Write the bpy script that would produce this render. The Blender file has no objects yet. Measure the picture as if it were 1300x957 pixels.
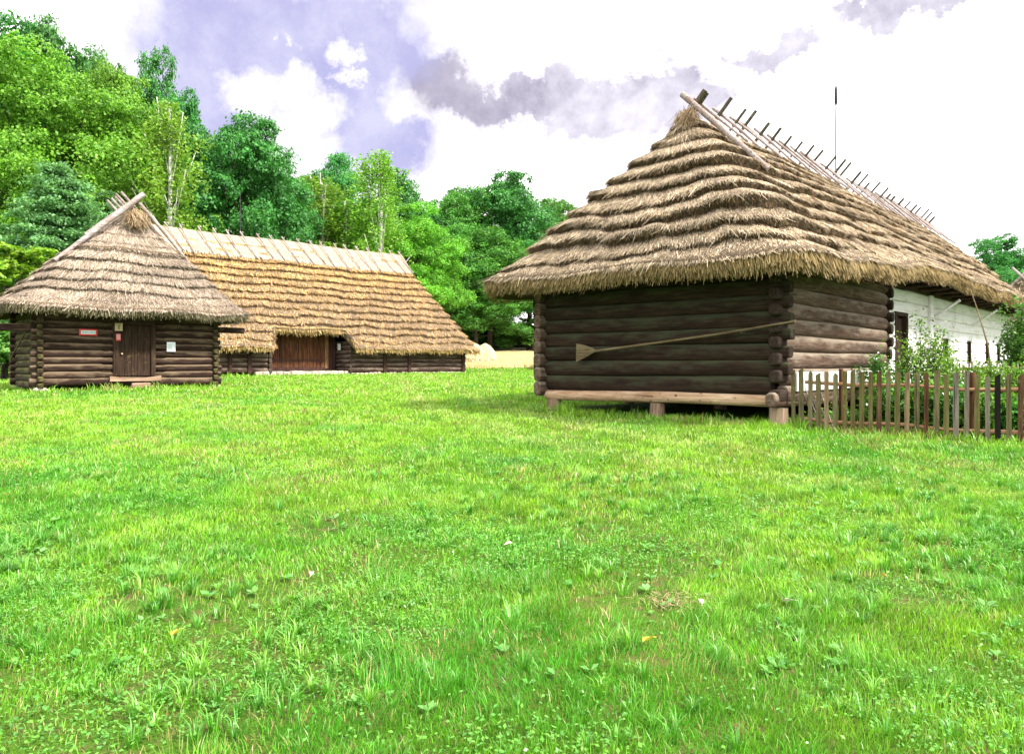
import bpy, math, random
import numpy as np
from mathutils import Vector, Matrix, Euler
random.seed(7)
rng = np.random.default_rng(7)
scene = bpy.context.scene
COL = scene.collection
R = math.radians

# ------------------------------------------------------------------ terrain
def terrain(x, y):
    x = np.asarray(x, float); y = np.asarray(y, float)
    z = np.interp(y, [-200, 3, 8, 12.5, 16, 22, 30, 45, 52, 58, 75, 95, 150, 400],
                  [0, 0, .22, .43, .51, .68, .78, .86, .9, 1.1, 2.2, 3.7, 9.0, 20.0])
    z = z + .022*np.sin(x*1.1+.6*y)*np.cos(y*.9-.3*x) + .012*np.sin(x*2.7-y*1.3) + .006*np.sin(x*6.1+y*4.7)
    return z

def vnoise(x, y, seed=0):
    """smooth value noise 0..1"""
    x = np.asarray(x, float); y = np.asarray(y, float)
    xi = np.floor(x).astype(np.int64); yi = np.floor(y).astype(np.int64)
    fx = x-xi; fy = y-yi
    fx = fx*fx*(3-2*fx); fy = fy*fy*(3-2*fy)
    def h(a, b):
        n = (a*374761393 + b*668265263 + seed*974634777) & 0x7fffffff
        n = ((n ^ (n >> 13))*1274126177) & 0x7fffffff
        return ((n ^ (n >> 16)) & 0xffff)/65535.0
    return (h(xi, yi)*(1-fx)+h(xi+1, yi)*fx)*(1-fy)+(h(xi, yi+1)*(1-fx)+h(xi+1, yi+1)*fx)*fy

def fbm(x, y, seed=0, o=3):
    s = 0; a = .5; t = 0
    for k in range(o):
        s = s+a*vnoise(x*2**k, y*2**k, seed+k*17); t += a; a *= .5
    return s/t

# ------------------------------------------------------------------ helpers
def tag(o, label=None, cat=None, group=None, kind=None):
    if label: o['label'] = label
    if cat: o['category'] = cat
    if group: o['group'] = group
    if kind: o['kind'] = kind
    return o

def empty(name, loc, rz=0):
    o = bpy.data.objects.new(name, None); COL.objects.link(o)
    o.location = loc; o.rotation_euler = (0, 0, rz); o.empty_display_size = .3
    return o

def link(name, me, mat, parent=None):
    o = bpy.data.objects.new(name, me); COL.objects.link(o)
    if mat is not None and not me.materials: me.materials.append(mat)
    if parent is not None: o.parent = parent
    return o

def npmesh(name, v, q, mat, parent=None, tint=None, smooth=False):
    """v (N,3); q (M,4) or (M,3)"""
    v = np.asarray(v, np.float32); q = np.asarray(q, np.int32)
    me = bpy.data.meshes.new(name)
    me.vertices.add(len(v)); me.vertices.foreach_set('co', v.ravel())
    k = q.shape[1]
    me.loops.add(q.size); me.loops.foreach_set('vertex_index', q.ravel())
    me.polygons.add(len(q))
    me.polygons.foreach_set('loop_start', np.arange(0, q.size, k, dtype=np.int32))
    me.polygons.foreach_set('loop_total', np.full(len(q), k, np.int32))
    if smooth: me.polygons.foreach_set('use_smooth', np.ones(len(q), bool))
    me.update(calc_edges=True)
    if tint is not None:
        a = me.color_attributes.new('tint', 'FLOAT_COLOR', 'POINT')
        c = np.ones((len(v), 4), np.float32); c[:, :3] = tint
        a.data.foreach_set('color', c.ravel())
    return link(name, me, mat, parent)

class MB:
    """collects pieces into one mesh"""
    def __init__(s): s.v = []; s.f = []; s.sm = []
    def add(s, vs, fs, smooth=False):
        b = len(s.v); s.v += [tuple(v) for v in vs]
        s.f += [tuple(i+b for i in f) for f in fs]; s.sm += [smooth]*len(fs)
    def box(s, lo, hi, bev=.008, jit=0, M=None):
        # box with chamfered edges
        x0, y0, z0 = lo; x1, y1, z1 = hi
        b = min(bev, .45*min(abs(x1-x0), abs(y1-y0), abs(z1-z0)))
        vs = []; idx = {}
        for sx in (0, 1):
            for sy in (0, 1):
                for sz in (0, 1):
                    for ax in (0, 1, 2):
                        p = [(x1 if sx else x0), (y1 if sy else y0), (z1 if sz else z0)]
                        sg = [(-1 if sx else 1), (-1 if sy else 1), (-1 if sz else 1)]
                        for k in range(3):
                            if k != ax: p[k] += sg[k]*b
                        # vertex lying on the face with normal ax
                        idx[(sx, sy, sz, ax)] = len(vs)
                        if jit:
                            p = [c+random.uniform(-jit, jit) for c in p]
                        vs.append(Vector(p))
        fs = []
        def q(*k): fs.append([idx[a] for a in k])
        for s0 in (0, 1):
            q((s0, 0, 0, 0), (s0, 1, 0, 0), (s0, 1, 1, 0), (s0, 0, 1, 0))
            q((0, s0, 0, 1), (1, s0, 0, 1), (1, s0, 1, 1), (0, s0, 1, 1))
            q((0, 0, s0, 2), (1, 0, s0, 2), (1, 1, s0, 2), (0, 1, s0, 2))
        for a in (0, 1):
            for c in (0, 1):
                q((a, c, 0, 0), (a, c, 1, 0), (a, c, 1, 1), (a, c, 0, 1))
                q((a, 0, c, 0), (a, 1, c, 0), (a, 1, c, 2), (a, 0, c, 2))
                q((0, a, c, 1), (1, a, c, 1), (1, a, c, 2), (0, a, c, 2))
        for a in (0, 1):
            for c in (0, 1):
                for e in (0, 1):
                    q((a, c, e, 0), (a, c, e, 1), (a, c, e, 2))
        if M is not None: vs = [M @ v for v in vs]
        s.add(vs, fs)
    def tube(s, pts, rad, n=8, rough=0, cap=True, squash=1.0, sm=True):
        pts = [Vector(p) for p in pts]
        if not hasattr(rad, '__len__'): rad = [rad]*len(pts)
        vs = []; fs = []
        up0 = None
        ph = random.uniform(0, 6)
        for i, p in enumerate(pts):
            d = (pts[min(i+1, len(pts)-1)]-pts[max(i-1, 0)]).normalized()
            ref = Vector((0, 0, 1)) if abs(d.z) < .9 else Vector((1, 0, 0))
            a = d.cross(ref).normalized(); b = a.cross(d).normalized()
            for k in range(n):
                t = 2*math.pi*k/n
                r = rad[i]*(1+rough*math.sin(3*t+ph+i*.9)*.5+rough*random.uniform(-.5, .5))
                vs.append(p+a*math.cos(t)*r+b*math.sin(t)*r*squash)
        for i in range(len(pts)-1):
            for k in range(n):
                k2 = (k+1) % n
                fs.append((i*n+k, i*n+k2, (i+1)*n+k2, (i+1)*n+k))
        s.add(vs, fs, sm)
        if cap:
            s.add(vs[:n], [list(range(n))[::-1]])
            s.add(vs[-n:], [list(range(n))])
    def build(s, name, mat, parent=None):
        me = bpy.data.meshes.new(name)
        me.from_pydata(s.v, [], s.f)
        me.polygons.foreach_set('use_smooth', s.sm)
        import bmesh
        bm = bmesh.new(); bm.from_mesh(me); bmesh.ops.recalc_face_normals(bm, faces=bm.faces); bm.to_mesh(me); bm.free()
        me.update()
        return link(name, me, mat, parent)

# ------------------------------------------------------------------ materials
def newmat(name):
    m = bpy.data.materials.new(name); m.use_nodes = True
    nt = m.node_tree; nt.nodes.clear()
    out = nt.nodes.new('ShaderNodeOutputMaterial')
    return m, nt, out

class N:
    def __init__(s, nt): s.nt = nt
    def n(s, t, ins=None, **kw):
        nd = s.nt.nodes.new(t)
        for k, v in kw.items(): setattr(nd, k, v)
        for k, v in (ins or {}).items():
            if isinstance(v, bpy.types.NodeSocket): s.nt.links.new(v, nd.inputs[k])
            else: nd.inputs[k].default_value = v
        return nd
    def noise(s, vec, scale, detail=4, rough=.6, dist=0):
        return s.n('ShaderNodeTexNoise', {'Vector': vec, 'Scale': scale, 'Detail': detail, 'Roughness': rough, 'Distortion': dist}).outputs['Fac']
    def ramp(s, fac, stops):
        r = s.n('ShaderNodeValToRGB', {'Fac': fac}); e = r.color_ramp.elements
        while len(e) < len(stops): e.new(.5)
        for i, (p, c) in enumerate(stops):
            e[i].position = p; e[i].color = (*c, 1) if len(c) == 3 else c
        return r.outputs['Color']
    def val(s, fac, a, b, c=0, d=1):
        return s.n('ShaderNodeMapRange', {'Value': fac, 'From Min': a, 'From Max': b, 'To Min': c, 'To Max': d}).outputs['Result']
    def mix(s, fac, a, b, mode='MIX'):
        m = s.n('ShaderNodeMix', data_type='RGBA', blend_type=mode)
        for k, v in ((0, fac), (6, a), (7, b)):
            if isinstance(v, bpy.types.NodeSocket): s.nt.links.new(v, m.inputs[k])
            elif k == 0: m.inputs[0].default_value = v
            else: m.inputs[k].default_value = (*v, 1)
        return m.outputs[2]
    def math(s, op, a, b=0):
        m = s.n('ShaderNodeMath', operation=op)
        for k, v in ((0, a), (1, b)):
            if isinstance(v, bpy.types.NodeSocket): s.nt.links.new(v, m.inputs[k])
            else: m.inputs[k].default_value = v
        return m.outputs[0]
    def bump(s, h, st, dist=.02):
        return s.n('ShaderNodeBump', {'Height': h, 'Strength': st, 'Distance': dist}).outputs['Normal']

def wood(name, axis, cols, moss_and_light=None, scale=1.0, rough=.85, moss_light_amt=.6, spots=None):
    """weathered wood with grain along an axis of the object"""
    m, nt, out = newmat(name); g = N(nt)
    tc = g.n('ShaderNodeTexCoord').outputs['Object']
    rnd = g.n('ShaderNodeObjectInfo').outputs['Random']
    add = g.n('ShaderNodeVectorMath', {0: tc, 1: g.n('ShaderNodeCombineXYZ', {'X': g.math('MULTIPLY', rnd, 37.0), 'Y': rnd, 'Z': g.math('MULTIPLY', rnd, 11.0)}).outputs[0]}, operation='ADD').outputs[0]
    sc = [14*scale]*3; sc['xyz'.index(axis)] = .9*scale
    mp = g.n('ShaderNodeMapping', {'Vector': add, 'Scale': sc}).outputs[0]
    grain = g.noise(mp, 2.2, 8, .7, .4)
    sc2 = [5*scale]*3; sc2['xyz'.index(axis)] = 1.2*scale
    mp2 = g.n('ShaderNodeMapping', {'Vector': add, 'Scale': sc2}).outputs[0]
    big = g.noise(mp2, .8, 3, .55)
    col = g.ramp(grain, [(.3, cols[0]), (.5, cols[1]), (.72, cols[2])])
    col = g.mix(g.val(big, .35, .7), col, g.mix(1.0, col, (.62, .52, .45), 'MULTIPLY'))
    # drying cracks
    sc3 = [26*scale]*3; sc3['xyz'.index(axis)] = .7*scale
    mp3 = g.n('ShaderNodeMapping', {'Vector': add, 'Scale': sc3}).outputs[0]
    crack = g.val(g.noise(mp3, 1.0, 3, .5), .36, .31)
    col = g.mix(g.math('MULTIPLY', crack, .75), col, tuple(c*.25 for c in cols[0]))
    if moss_and_light:
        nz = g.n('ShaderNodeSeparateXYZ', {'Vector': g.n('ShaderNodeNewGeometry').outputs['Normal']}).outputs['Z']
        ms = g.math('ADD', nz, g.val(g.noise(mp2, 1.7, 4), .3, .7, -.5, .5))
        col = g.mix(g.math('MULTIPLY', g.val(ms, -.1, .75), moss_light_amt), col, moss_and_light)  # upward faces tinted: moss plus sky light painted into the colour
    if spots:
        sp = g.val(g.noise(tc, 9, 3), .62, .7)
        col = g.mix(sp, col, spots)
    h = g.math('SUBTRACT', grain, g.math('MULTIPLY', crack, .9))
    b = g.n('ShaderNodeBsdfPrincipled', {'Base Color': col, 'Roughness': rough, 'Normal': g.bump(h, .7, .015), 'Specular IOR Level': .25})
    nt.links.new(b.outputs[0], out.inputs[0])
    return m

def plain(name, col, rough=.7, var=.15, scale=12, metal=0):
    m, nt, out = newmat(name); g = N(nt)
    tc = g.n('ShaderNodeTexCoord').outputs['Object']
    nz = g.noise(tc, scale, 5)
    c = g.mix(g.val(nz, .3, .7), tuple(x*(1-var) for x in col), tuple(min(1, x*(1+var)) for x in col))
    b = g.n('ShaderNodeBsdfPrincipled', {'Base Color': c, 'Roughness': rough, 'Metallic': metal, 'Normal': g.bump(nz, .3, .01)})
    nt.links.new(b.outputs[0], out.inputs[0])
    return m

def tinted(name, mult=(1, 1, 1), trans=.3, rough=.6, objvar=.0, transcol=(1.1, 1.2, .5), spec=.3, hue=0):
    """colour from the 'tint' attribute; thin leaves also let light through"""
    m, nt, out = newmat(name); g = N(nt)
    a = g.n('ShaderNodeAttribute', attribute_name='tint').outputs['Color']
    col = g.mix(1.0, a, mult, 'MULTIPLY')
    if objvar:
        rnd = g.n('ShaderNodeObjectInfo').outputs['Random']
        hs = g.n('ShaderNodeHueSaturation', {'Color': col, 'Hue': g.val(rnd, 0, 1, .5-hue, .5+hue), 'Value': g.val(rnd, 0, 1, 1-objvar, 1+objvar)})
        col = hs.outputs[0]
    b = g.n('ShaderNodeBsdfPrincipled', {'Base Color': col, 'Roughness': rough, 'Specular IOR Level': spec}).outputs[0]
    if trans:
        t = g.n('ShaderNodeBsdfTranslucent', {'Color': g.mix(1.0, col, transcol, 'MULTIPLY')}).outputs[0]
        b = g.n('ShaderNodeMixShader', {0: trans, 1: b, 2: t}).outputs[0]
    nt.links.new(b, out.inputs[0])
    return m

def thatchbase(name, c0, c1, c2):
    m, nt, out = newmat(name); g = N(nt)
    tc = g.n('ShaderNodeTexCoord').outputs['Object']
    mp = g.n('ShaderNodeMapping', {'Vector': tc, 'Scale': (30, 30, 5)}).outputs[0]
    nz = g.noise(mp, 1.5, 5, .7)
    col = g.ramp(nz, [(.3, c0), (.5, c1), (.75, c2)])
    b = g.n('ShaderNodeBsdfPrincipled', {'Base Color': col, 'Roughness': .95, 'Normal': g.bump(nz, 1.0, .04), 'Specular IOR Level': .1})
    nt.links.new(b.outputs[0], out.inputs[0])
    return m

M = {}
M['log_front'] = wood('dark log grain lengthwise front', 'y', ((0.0074, 0.0035, 0.0018), (0.0250, 0.0127, 0.0067), (0.0541, 0.0299, 0.0167)), moss_and_light=(.05, .058, .028), moss_light_amt=.8)
M['log_side'] = wood('grey brown log side', 'x', ((0.0340, 0.0189, 0.0122), (0.1019, 0.0631, 0.0435), (0.2039, 0.1453, 0.1059)), moss_and_light=(.34, .29, .22), moss_light_amt=.55)
M['log_end'] = wood('shaded log ends', 'x', ((0.0105, 0.0067, 0.0045), (0.0338, 0.0218, 0.0150), (0.0825, 0.0585, 0.0413)))  # darker log copy: shade on the front-facing ends put into the colour
M['shed_log'] = wood('dark red brown log', 'x', ((0.0096, 0.0042, 0.0029), (0.0312, 0.0147, 0.0101), (0.0720, 0.0396, 0.0278)), moss_and_light=(.26, .19, .12), moss_light_amt=.62)  # pale tint paints a top-lit edge along each log
M['shed_log_y'] = wood('mossy light-topped log shed side', 'y', ((0.0140, 0.0091, 0.0049), (0.0420, 0.0315, 0.0154), (0.0910, 0.0700, 0.0350)), moss_and_light=(.16, .15, .045), moss_light_amt=.8)
M['barn_log'] = wood('weathered barn log', 'x', ((0.0179, 0.0100, 0.0078), (0.0610, 0.0343, 0.0260), (0.1381, 0.0858, 0.0650)), moss_and_light=(.30, .23, .18), moss_light_amt=.7, scale=.6)
M['barn_post'] = wood('dark barn post', 'z', ((.02, .01, .008), (.06, .03, .024), (.11, .06, .05)))
M['board'] = wood('brown upright boards', 'z', ((.03, .011, .006), (.11, .044, .02), (.26, .12, .055)), scale=.8)
M['board_dark'] = wood('dark door boards', 'z', ((.014, .008, .005), (.04, .022, .014), (.10, .06, .035)), scale=1.0, spots=(.10, .075, .02))
M['sill'] = wood('pale peeled sill beam', 'y', ((.28, .17, .10), (.55, .38, .24), (.72, .56, .40)), spots=(.09, .045, .025))
M['stump'] = wood('grey round foundation post', 'z', ((.12, .08, .055), (.28, .20, .14), (.46, .36, .26)))
M['stick'] = wood('silver grey roof pole', 'x', ((.16, .13, .12), (.36, .31, .30), (.55, .50, .49)), scale=.7)
M['stick_dark'] = wood('dark weathered roof stick', 'z', ((.035, .032, .025), (.10, .09, .065), (.22, .20, .15)))
M['peel'] = wood('smooth worn handle', 'y', ((0.0840, 0.0627, 0.0312), (0.1800, 0.1425, 0.0780), (0.2520, 0.2052, 0.1248)))
M['threshold'] = wood('worn threshold', 'x', ((.16, .10, .06), (.34, .23, .16), (.50, .38, .28)))
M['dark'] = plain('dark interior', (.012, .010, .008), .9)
M['metal'] = plain('dark metal rod', (.035, .03, .035), .5, .2, 30, .6)
M['brass'] = plain('pale door knob', (.75, .62, .42), .35, .1, 30, .3)
M['stone'] = plain('field stone', (.42, .36, .29), .9, .35, 5)
M['white_sign'] = plain('white paper', (.72, .78, .82), .6, .05)
M['red_sign'] = plain('red sign paint', (.55, .03, .025), .5, .1)
M['teal_sign'] = plain('sign lettering', (.08, .28, .27), .6, .1)
M['tan_sign'] = plain('tan paper', (.55, .42, .27), .7, .2, 40)
M['pink_sign'] = plain('pink sign', (.65, .30, .32), .7, .15, 40)
M['thatch_core'] = thatchbase('matted straw', (.05, .035, .022), (.13, .095, .062), (.26, .20, .14))
M['straw'] = tinted('straw stalks', trans=.12, rough=.75, transcol=(1, .85, .6), spec=.25)
M['leaf'] = tinted('broad leaves', trans=.32, rough=.5, objvar=.16, hue=.012)
M['grass'] = tinted('grass blades', trans=.3, rough=.38, spec=.55, transcol=(1.1, 1.2, .4))
M['bark'] = wood('rough tree bark', 'z', ((.03, .022, .016), (.085, .065, .05), (.16, .13, .10)), scale=.5)

def birchmat():
    m, nt, out = newmat('white birch bark'); g = N(nt)
    tc = g.n('ShaderNodeTexCoord').outputs['Object']
    mp = g.n('ShaderNodeMapping', {'Vector': tc, 'Scale': (3, 3, 9)}).outputs[0]
    n1 = g.noise(mp, 1.0, 5, .7)
    col = g.ramp(n1, [(.33, (.05, .045, .04)), (.42, (.55, .52, .47)), (.7, (.78, .75, .70))])
    b = g.n('ShaderNodeBsdfPrincipled', {'Base Color': col, 'Roughness': .8})
    nt.links.new(b.outputs[0], out.inputs[0]); return m
M['birch'] = birchmat()

def whitemat():
    m, nt, out = newmat('limewashed timber'); g = N(nt)
    tc = g.n('ShaderNodeTexCoord').outputs['Object']
    mp = g.n('ShaderNodeMapping', {'Vector': tc, 'Scale': (1, 8, 9)}).outputs[0]
    n1 = g.noise(mp, 1.3, 6, .65); n2 = g.noise(tc, 1.6, 4, .6)
    col = g.ramp(n1, [(.25, (.42, .40, .33)), (.42, (.72, .70, .68)), (.7, (.84, .82, .84))])
    col = g.mix(g.val(n2, .52, .75), col, (.55, .56, .42))
    b = g.n('ShaderNodeBsdfPrincipled', {'Base Color': col, 'Roughness': .9, 'Normal': g.bump(n1, .5, .02)})
    nt.links.new(b.outputs[0], out.inputs[0]); return m
M['white'] = whitemat()

def groundmat():
    m, nt, out = newmat('meadow turf'); g = N(nt)
    tc = g.n('ShaderNodeTexCoord').outputs['Object']
    n1 = g.noise(tc, .35, 4); n2 = g.noise(tc, 6, 5, .7); n3 = g.noise(tc, 60, 3, .7)
    col = g.ramp(n3, [(.3, (.02, .05, .006)), (.5, (.05, .12, .01)), (.7, (.10, .20, .02))])
    col = g.mix(g.math('MULTIPLY', g.val(n1, .4, .65), .3), col, (.12, .24, .018))
    col = g.mix(g.math('MULTIPLY', g.val(n2, .5, .68), .8), col, (.15, .095, .05))
    b = g.n('ShaderNodeBsdfPrincipled', {'Base Color': col, 'Roughness': .95, 'Normal': g.bump(n3, .8, .04), 'Specular IOR Level': .1})
    nt.links.new(b.outputs[0], out.inputs[0]); return m
M['ground'] = groundmat()

def fieldmat():
    m, nt, out = newmat('ripe stubble'); g = N(nt)
    tc = g.n('ShaderNodeTexCoord').outputs['Object']
    n1 = g.noise(tc, .5, 4); n3 = g.noise(tc, 12, 4, .7)
    col = g.ramp(n3, [(.3, (.42, .32, .14)), (.5, (.62, .50, .26)), (.7, (.75, .64, .38))])
    col = g.mix(g.val(n1, .5, .75), col, (.55, .52, .25))
    b = g.n('ShaderNodeBsdfPrincipled', {'Base Color': col, 'Roughness': .95, 'Normal': g.bump(n3, .8, .1)})
    nt.links.new(b.outputs[0], out.inputs[0]); return m
M['field'] = fieldmat()

# ------------------------------------------------------------------ ground, field
def sheet(name, xs, ys, mat, dz=0):
    X, Y = np.meshgrid(xs, ys); Z = terrain(X, Y)+dz
    v = np.stack([X, Y, Z], -1).reshape(-1, 3); nx = len(xs)
    i, j = np.meshgrid(np.arange(len(ys)-1), np.arange(nx-1), indexing='ij')
    a = (i*nx+j).ravel(); q = np.stack([a, a+1, a+nx+1, a+nx], -1)
    return npmesh(name, v, q, mat, smooth=True)
xs = np.concatenate([np.linspace(-500, -40, 24), np.arange(-38, 38, .35), np.linspace(40, 500, 24)])
ys = np.concatenate([np.linspace(-120, -6, 8), np.arange(-5, 36, .3), np.arange(36, 110, 1.5), np.linspace(112, 700, 24)])
tag(sheet('ground', xs, ys, M['ground']), kind='structure')
xs = np.arange(-24, 60, 1.0); ys = np.arange(59, 93, 1.0)
tag(sheet('field', xs, ys, M['field'], .03), kind='structure')

# ------------------------------------------------------------------ logs
def log_mesh(mb, p0, p1, r, n=14, seg=None, rough=.03, squash=1.08, taper=.0, flat=0, bow=.012, notch=0):
    """a hewn log from p0 to p1 with slightly uneven round section"""
    p0 = Vector(p0); p1 = Vector(p1); L = (p1-p0).length
    seg = seg or max(4, int(L/(.3 if not notch else .12))); d = (p1-p0)/L
    a = Vector((-d.y, d.x, 0)).normalized(); b = Vector((0, 0, 1))
    vs = []; ph = [random.uniform(0, 6) for _ in range(6)]
    for i in range(seg+1):
        t = i/seg; s = t*L
        rr = r*(1+taper*(t-.5)); c = p0+d*s+b*bow*math.sin(s*.9+ph[0])+a*bow*.7*math.sin(s*1.3+ph[1])
        e = min(s, L-s)
        if e < .001: rr *= .93
        sq = 1.0
        if notch and e < notch: rr *= .86; sq = .86
        for k in range(n):
            th = 2*math.pi*k/n
            q = rr*(1+rough*(math.sin(2*th+ph[2]+s*.6)+.7*math.sin(5*th+ph[3]+s*1.7)+.5*math.sin(s*4.1+ph[4]+th)))
            ca = math.cos(th); sa = math.sin(th)
            if sq < 1: ca = math.copysign(abs(ca)**.5, ca); sa = math.copysign(abs(sa)**.5, sa); q *= .93
            elif flat:    # adzed flat on the outer faces
                f = abs(ca)**flat*math.copysign(1, ca); ca = ca*.75+.25*math.copysign(min(1, abs(ca)*1.5), ca)
                q *= (1-.20*abs(ca)**3)
            vs.append(c+a*ca*q*.92+b*sa*q*squash*sq)
    fs = [(i*n+k, i*n+(k+1) % n, (i+1)*n+(k+1) % n, (i+1)*n+k) for i in range(seg) for k in range(n)]
    mb.add(vs, fs, True)
    for base, sgn in ((0, -1), (seg*n, 1)):
        ring = vs[base:base+n]; cen = sum(ring, Vector())/n
        inner = [cen+(v-cen)*.8+d*sgn*.012 for v in ring]
        vv = ring+inner+[cen+d*sgn*.014]
        ff = [(k, (k+1) % n, n+(k+1) % n, n+k) for k in range(n)]+[(n+k, n+(k+1) % n, 2*n) for k in range(n)]
        mb.add(vv, ff)

# ------------------------------------------------------------------ thatched roofs
class Roof:
    """hipped roof with a small gablet at each end of the ridge. Local frame: ridge along x."""
    def __init__(s, x0, x1, y0, y1, ze, zt, g0, g1, r0, r1, zg, rad=.7, NC=10, T=.13, Te=.26, edz=None, cut=None, Tf=None, wav=.018, seed=1, swap=False, yc=None, Tpos=None, gold=False):
        s.__dict__.update(locals()); s.hg = (zg-ze)/(zt-ze); s.yc = (y0+y1)/2 if yc is None else yc
        Lx = x1-x0-2*rad; Ly = y1-y0-2*rad; A = math.pi/2*rad
        s.len = np.array([Ly, A, Lx, A, Ly, A, Lx, A])  # front(x0), corner, y0 side, corner, far(x1), corner, y1 side, corner
    def pos(s, k, f, h):
        k = np.asarray(k); f = np.asarray(f, float); h = np.asarray(h, float)
        k, f, h = np.broadcast_arrays(k, f, h)
        hc = np.clip(h, 0, .999)
        hl = np.where(h < 0, h, hc)
        y0 = s.y0+(s.yc-s.y0)*hl; y1 = s.y1+(s.yc-s.y1)*hl
        lo = hl < s.hg
        x0 = np.where(lo, s.x0+(s.g0-s.x0)*hl/s.hg, s.g0+(s.r0-s.g0)*(hl-s.hg)/(1-s.hg))
        x1 = np.where(lo, s.x1+(s.g1-s.x1)*hl/s.hg, s.g1+(s.r1-s.g1)*(hl-s.hg)/(1-s.hg))
        r = np.minimum(s.rad*(1-hl*.75), (y1-y0)*.48)
        x = np.zeros_like(hl); y = np.zeros_like(hl)
        # order: 0 front x=x0 from y1 to y0; 1 corner(x0,y0); 2 side y0 x0->x1; 3 corner(x1,y0); 4 x1 y0->y1; 5; 6 y1 x1->x0; 7
        def put(m, X, Y):
            x[m] = X[m]; y[m] = Y[m]
        put(k == 0, x0, (y1-r)+((y0+r)-(y1-r))*f)
        put(k == 2, (x0+r)+((x1-r)-(x0+r))*f, y0)
        put(k == 4, x1, (y0+r)+((y1-r)-(y0+r))*f)
        put(k == 6, (x1-r)+((x0+r)-(x1-r))*f, y1)
        for kk, cx, cy, a0 in ((1, x0+r, y0+r, math.pi), (3, x1-r, y0+r, 1.5*math.pi), (5, x1-r, y1-r, 0), (7, x0+r, y1-r, .5*math.pi)):
            a = a0+f*math.pi/2
            put(k == kk, cx+r*np.cos(a), cy+r*np.sin(a))
        z = s.ze+(s.zt-s.ze)*hl
        if s.edz is not None: z = z+s.edz(x, y)*(1-hl)
        # sagging old roof
        z = z+.05*np.sin(x*.7+s.seed)*(.3+hl*.4)+.03*np.sin(x*2.1+y*1.9+s.seed*2)*(1-hl)
        return np.stack([x, y, z], -1)
    def frame(s, k, f, h):
        e = 1e-3
        p = s.pos(k, f, h)
        h1 = np.where(np.asarray(h) > .95, np.asarray(h)-e*2, np.asarray(h)+e)
        sg = np.where(np.asarray(h) > .95, -1., 1.)[..., None]
        th = (s.pos(k, f, h1)-p)*sg
        f1 = np.where(np.asarray(f) > .5, np.asarray(f)-e, np.asarray(f)+e)
        sf = np.where(np.asarray(f) > .5, -1., 1.)[..., None]
        tf = (s.pos(k, f1, h)-p)*sf
        th /= np.linalg.norm(th, axis=-1, keepdims=True)+1e-9
        tf /= np.linalg.norm(tf, axis=-1, keepdims=True)+1e-9
        n = np.cross(tf, th); n /= np.linalg.norm(n, axis=-1, keepdims=True)+1e-9
        return p, th, tf, n
    def wave(s, p):
        # unevenness of the course line, in h units, depends on position round the roof
        u = p[..., 0]-p[..., 1]
        return s.wav*(np.sin(u*1.7+s.seed)+.6*np.sin(u*4.3+2*s.seed)+.5*np.sin(u*9.7)+.7*np.sin(p[..., 2]*5+u*.8))
    def Tm(s, p, c):
        u = p[..., 0]-p[..., 1]
        v = .55+.85*fbm(u*.9+c*3.1, np.asarray(c)*1.7+u*.1, s.seed+5)
        return v*(s.Tpos(p[..., 0], p[..., 1]) if s.Tpos is not None else 1.0)
    def Tat(s, c):
        t = np.full_like(np.asarray(c, float), s.T)
        if s.Tf is not None: t = t*s.Tf(np.asarray(c, float)/s.NC)
        return t
    def hstart(s, p):
        return s.cut(p) if s.cut is not None else np.zeros(p.shape[:-1])
    def shell(s, step):
        ks = []; fs = []
        for k in range(8):
            n = max(3, int(s.len[k]/step))
            fr = np.arange(n)/n
            ks += [k]*n; fs += list(fr)
        ks = np.array(ks); fs = np.array(fs)
        if s.cut is not None:   # extra samples at the jumps
            pass
        rows = []
        # inside layer, then courses
        rows += [('in', .30), ('in', .0), ('e', 0)]
        for c in range(s.NC):
            rows += [('c', c+.0, 1.0), ('c', c+.03, 1.06), ('c', c+.5, .62), ('c', c+.985, .12)]
        rows += [('c', s.NC-.001, 0)]
        V = []
        for r in rows:
            if r[0] == 'in': h = np.full(len(ks), r[1]); D = np.full(len(ks), -.16)
            elif r[0] == 'e': h = np.full(len(ks), 0.); D = np.full(len(ks), -.05)
            else:
                h0 = np.full(len(ks), r[1]/s.NC)
                p0 = s.pos(ks, fs, h0)
                h = h0+s.wave(p0)*min(1, r[1]*1.2)*(1-h0)**.5 if r[1] < s.NC-.5 else h0
                base = s.Te if r[1] < .99 else 0
                D = np.where(r[1] < .6, np.full(len(ks), s.Te*r[2] if r[1] < .99 else 0.), 0.) if r[1] < .99 else s.Tat(h0*s.NC)*r[2]*s.Tm(p0, np.floor(h0*s.NC+1e-6))
                if .4 < r[1] < .99: D = np.full(len(ks), s.Te*.75 if r[1] < .6 else s.Te*.35)
            if s.cut is not None:
                pb = s.pos(ks, fs, np.zeros(len(ks)))
                hs = s.cut(pb)
                cl = (h < hs) & (hs > 0)
                h = np.where(cl, hs, h)
                if r[0] == 'c': D = np.where(cl, s.T*1.6, D)
            p, th, tf, n = s.frame(ks, fs, h)
            V.append(p+n*D[:, None])
        V = np.array(V); nr, nc = V.shape[:2]
        i, j = np.meshgrid(np.arange(nr-1), np.arange(nc), indexing='ij')
        a = (i*nc+j).ravel(); b = (i*nc+(j+1) % nc).ravel()
        q = np.stack([a, b, b+nc, a+nc], -1)
        return V.reshape(-1, 3), q
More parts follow.
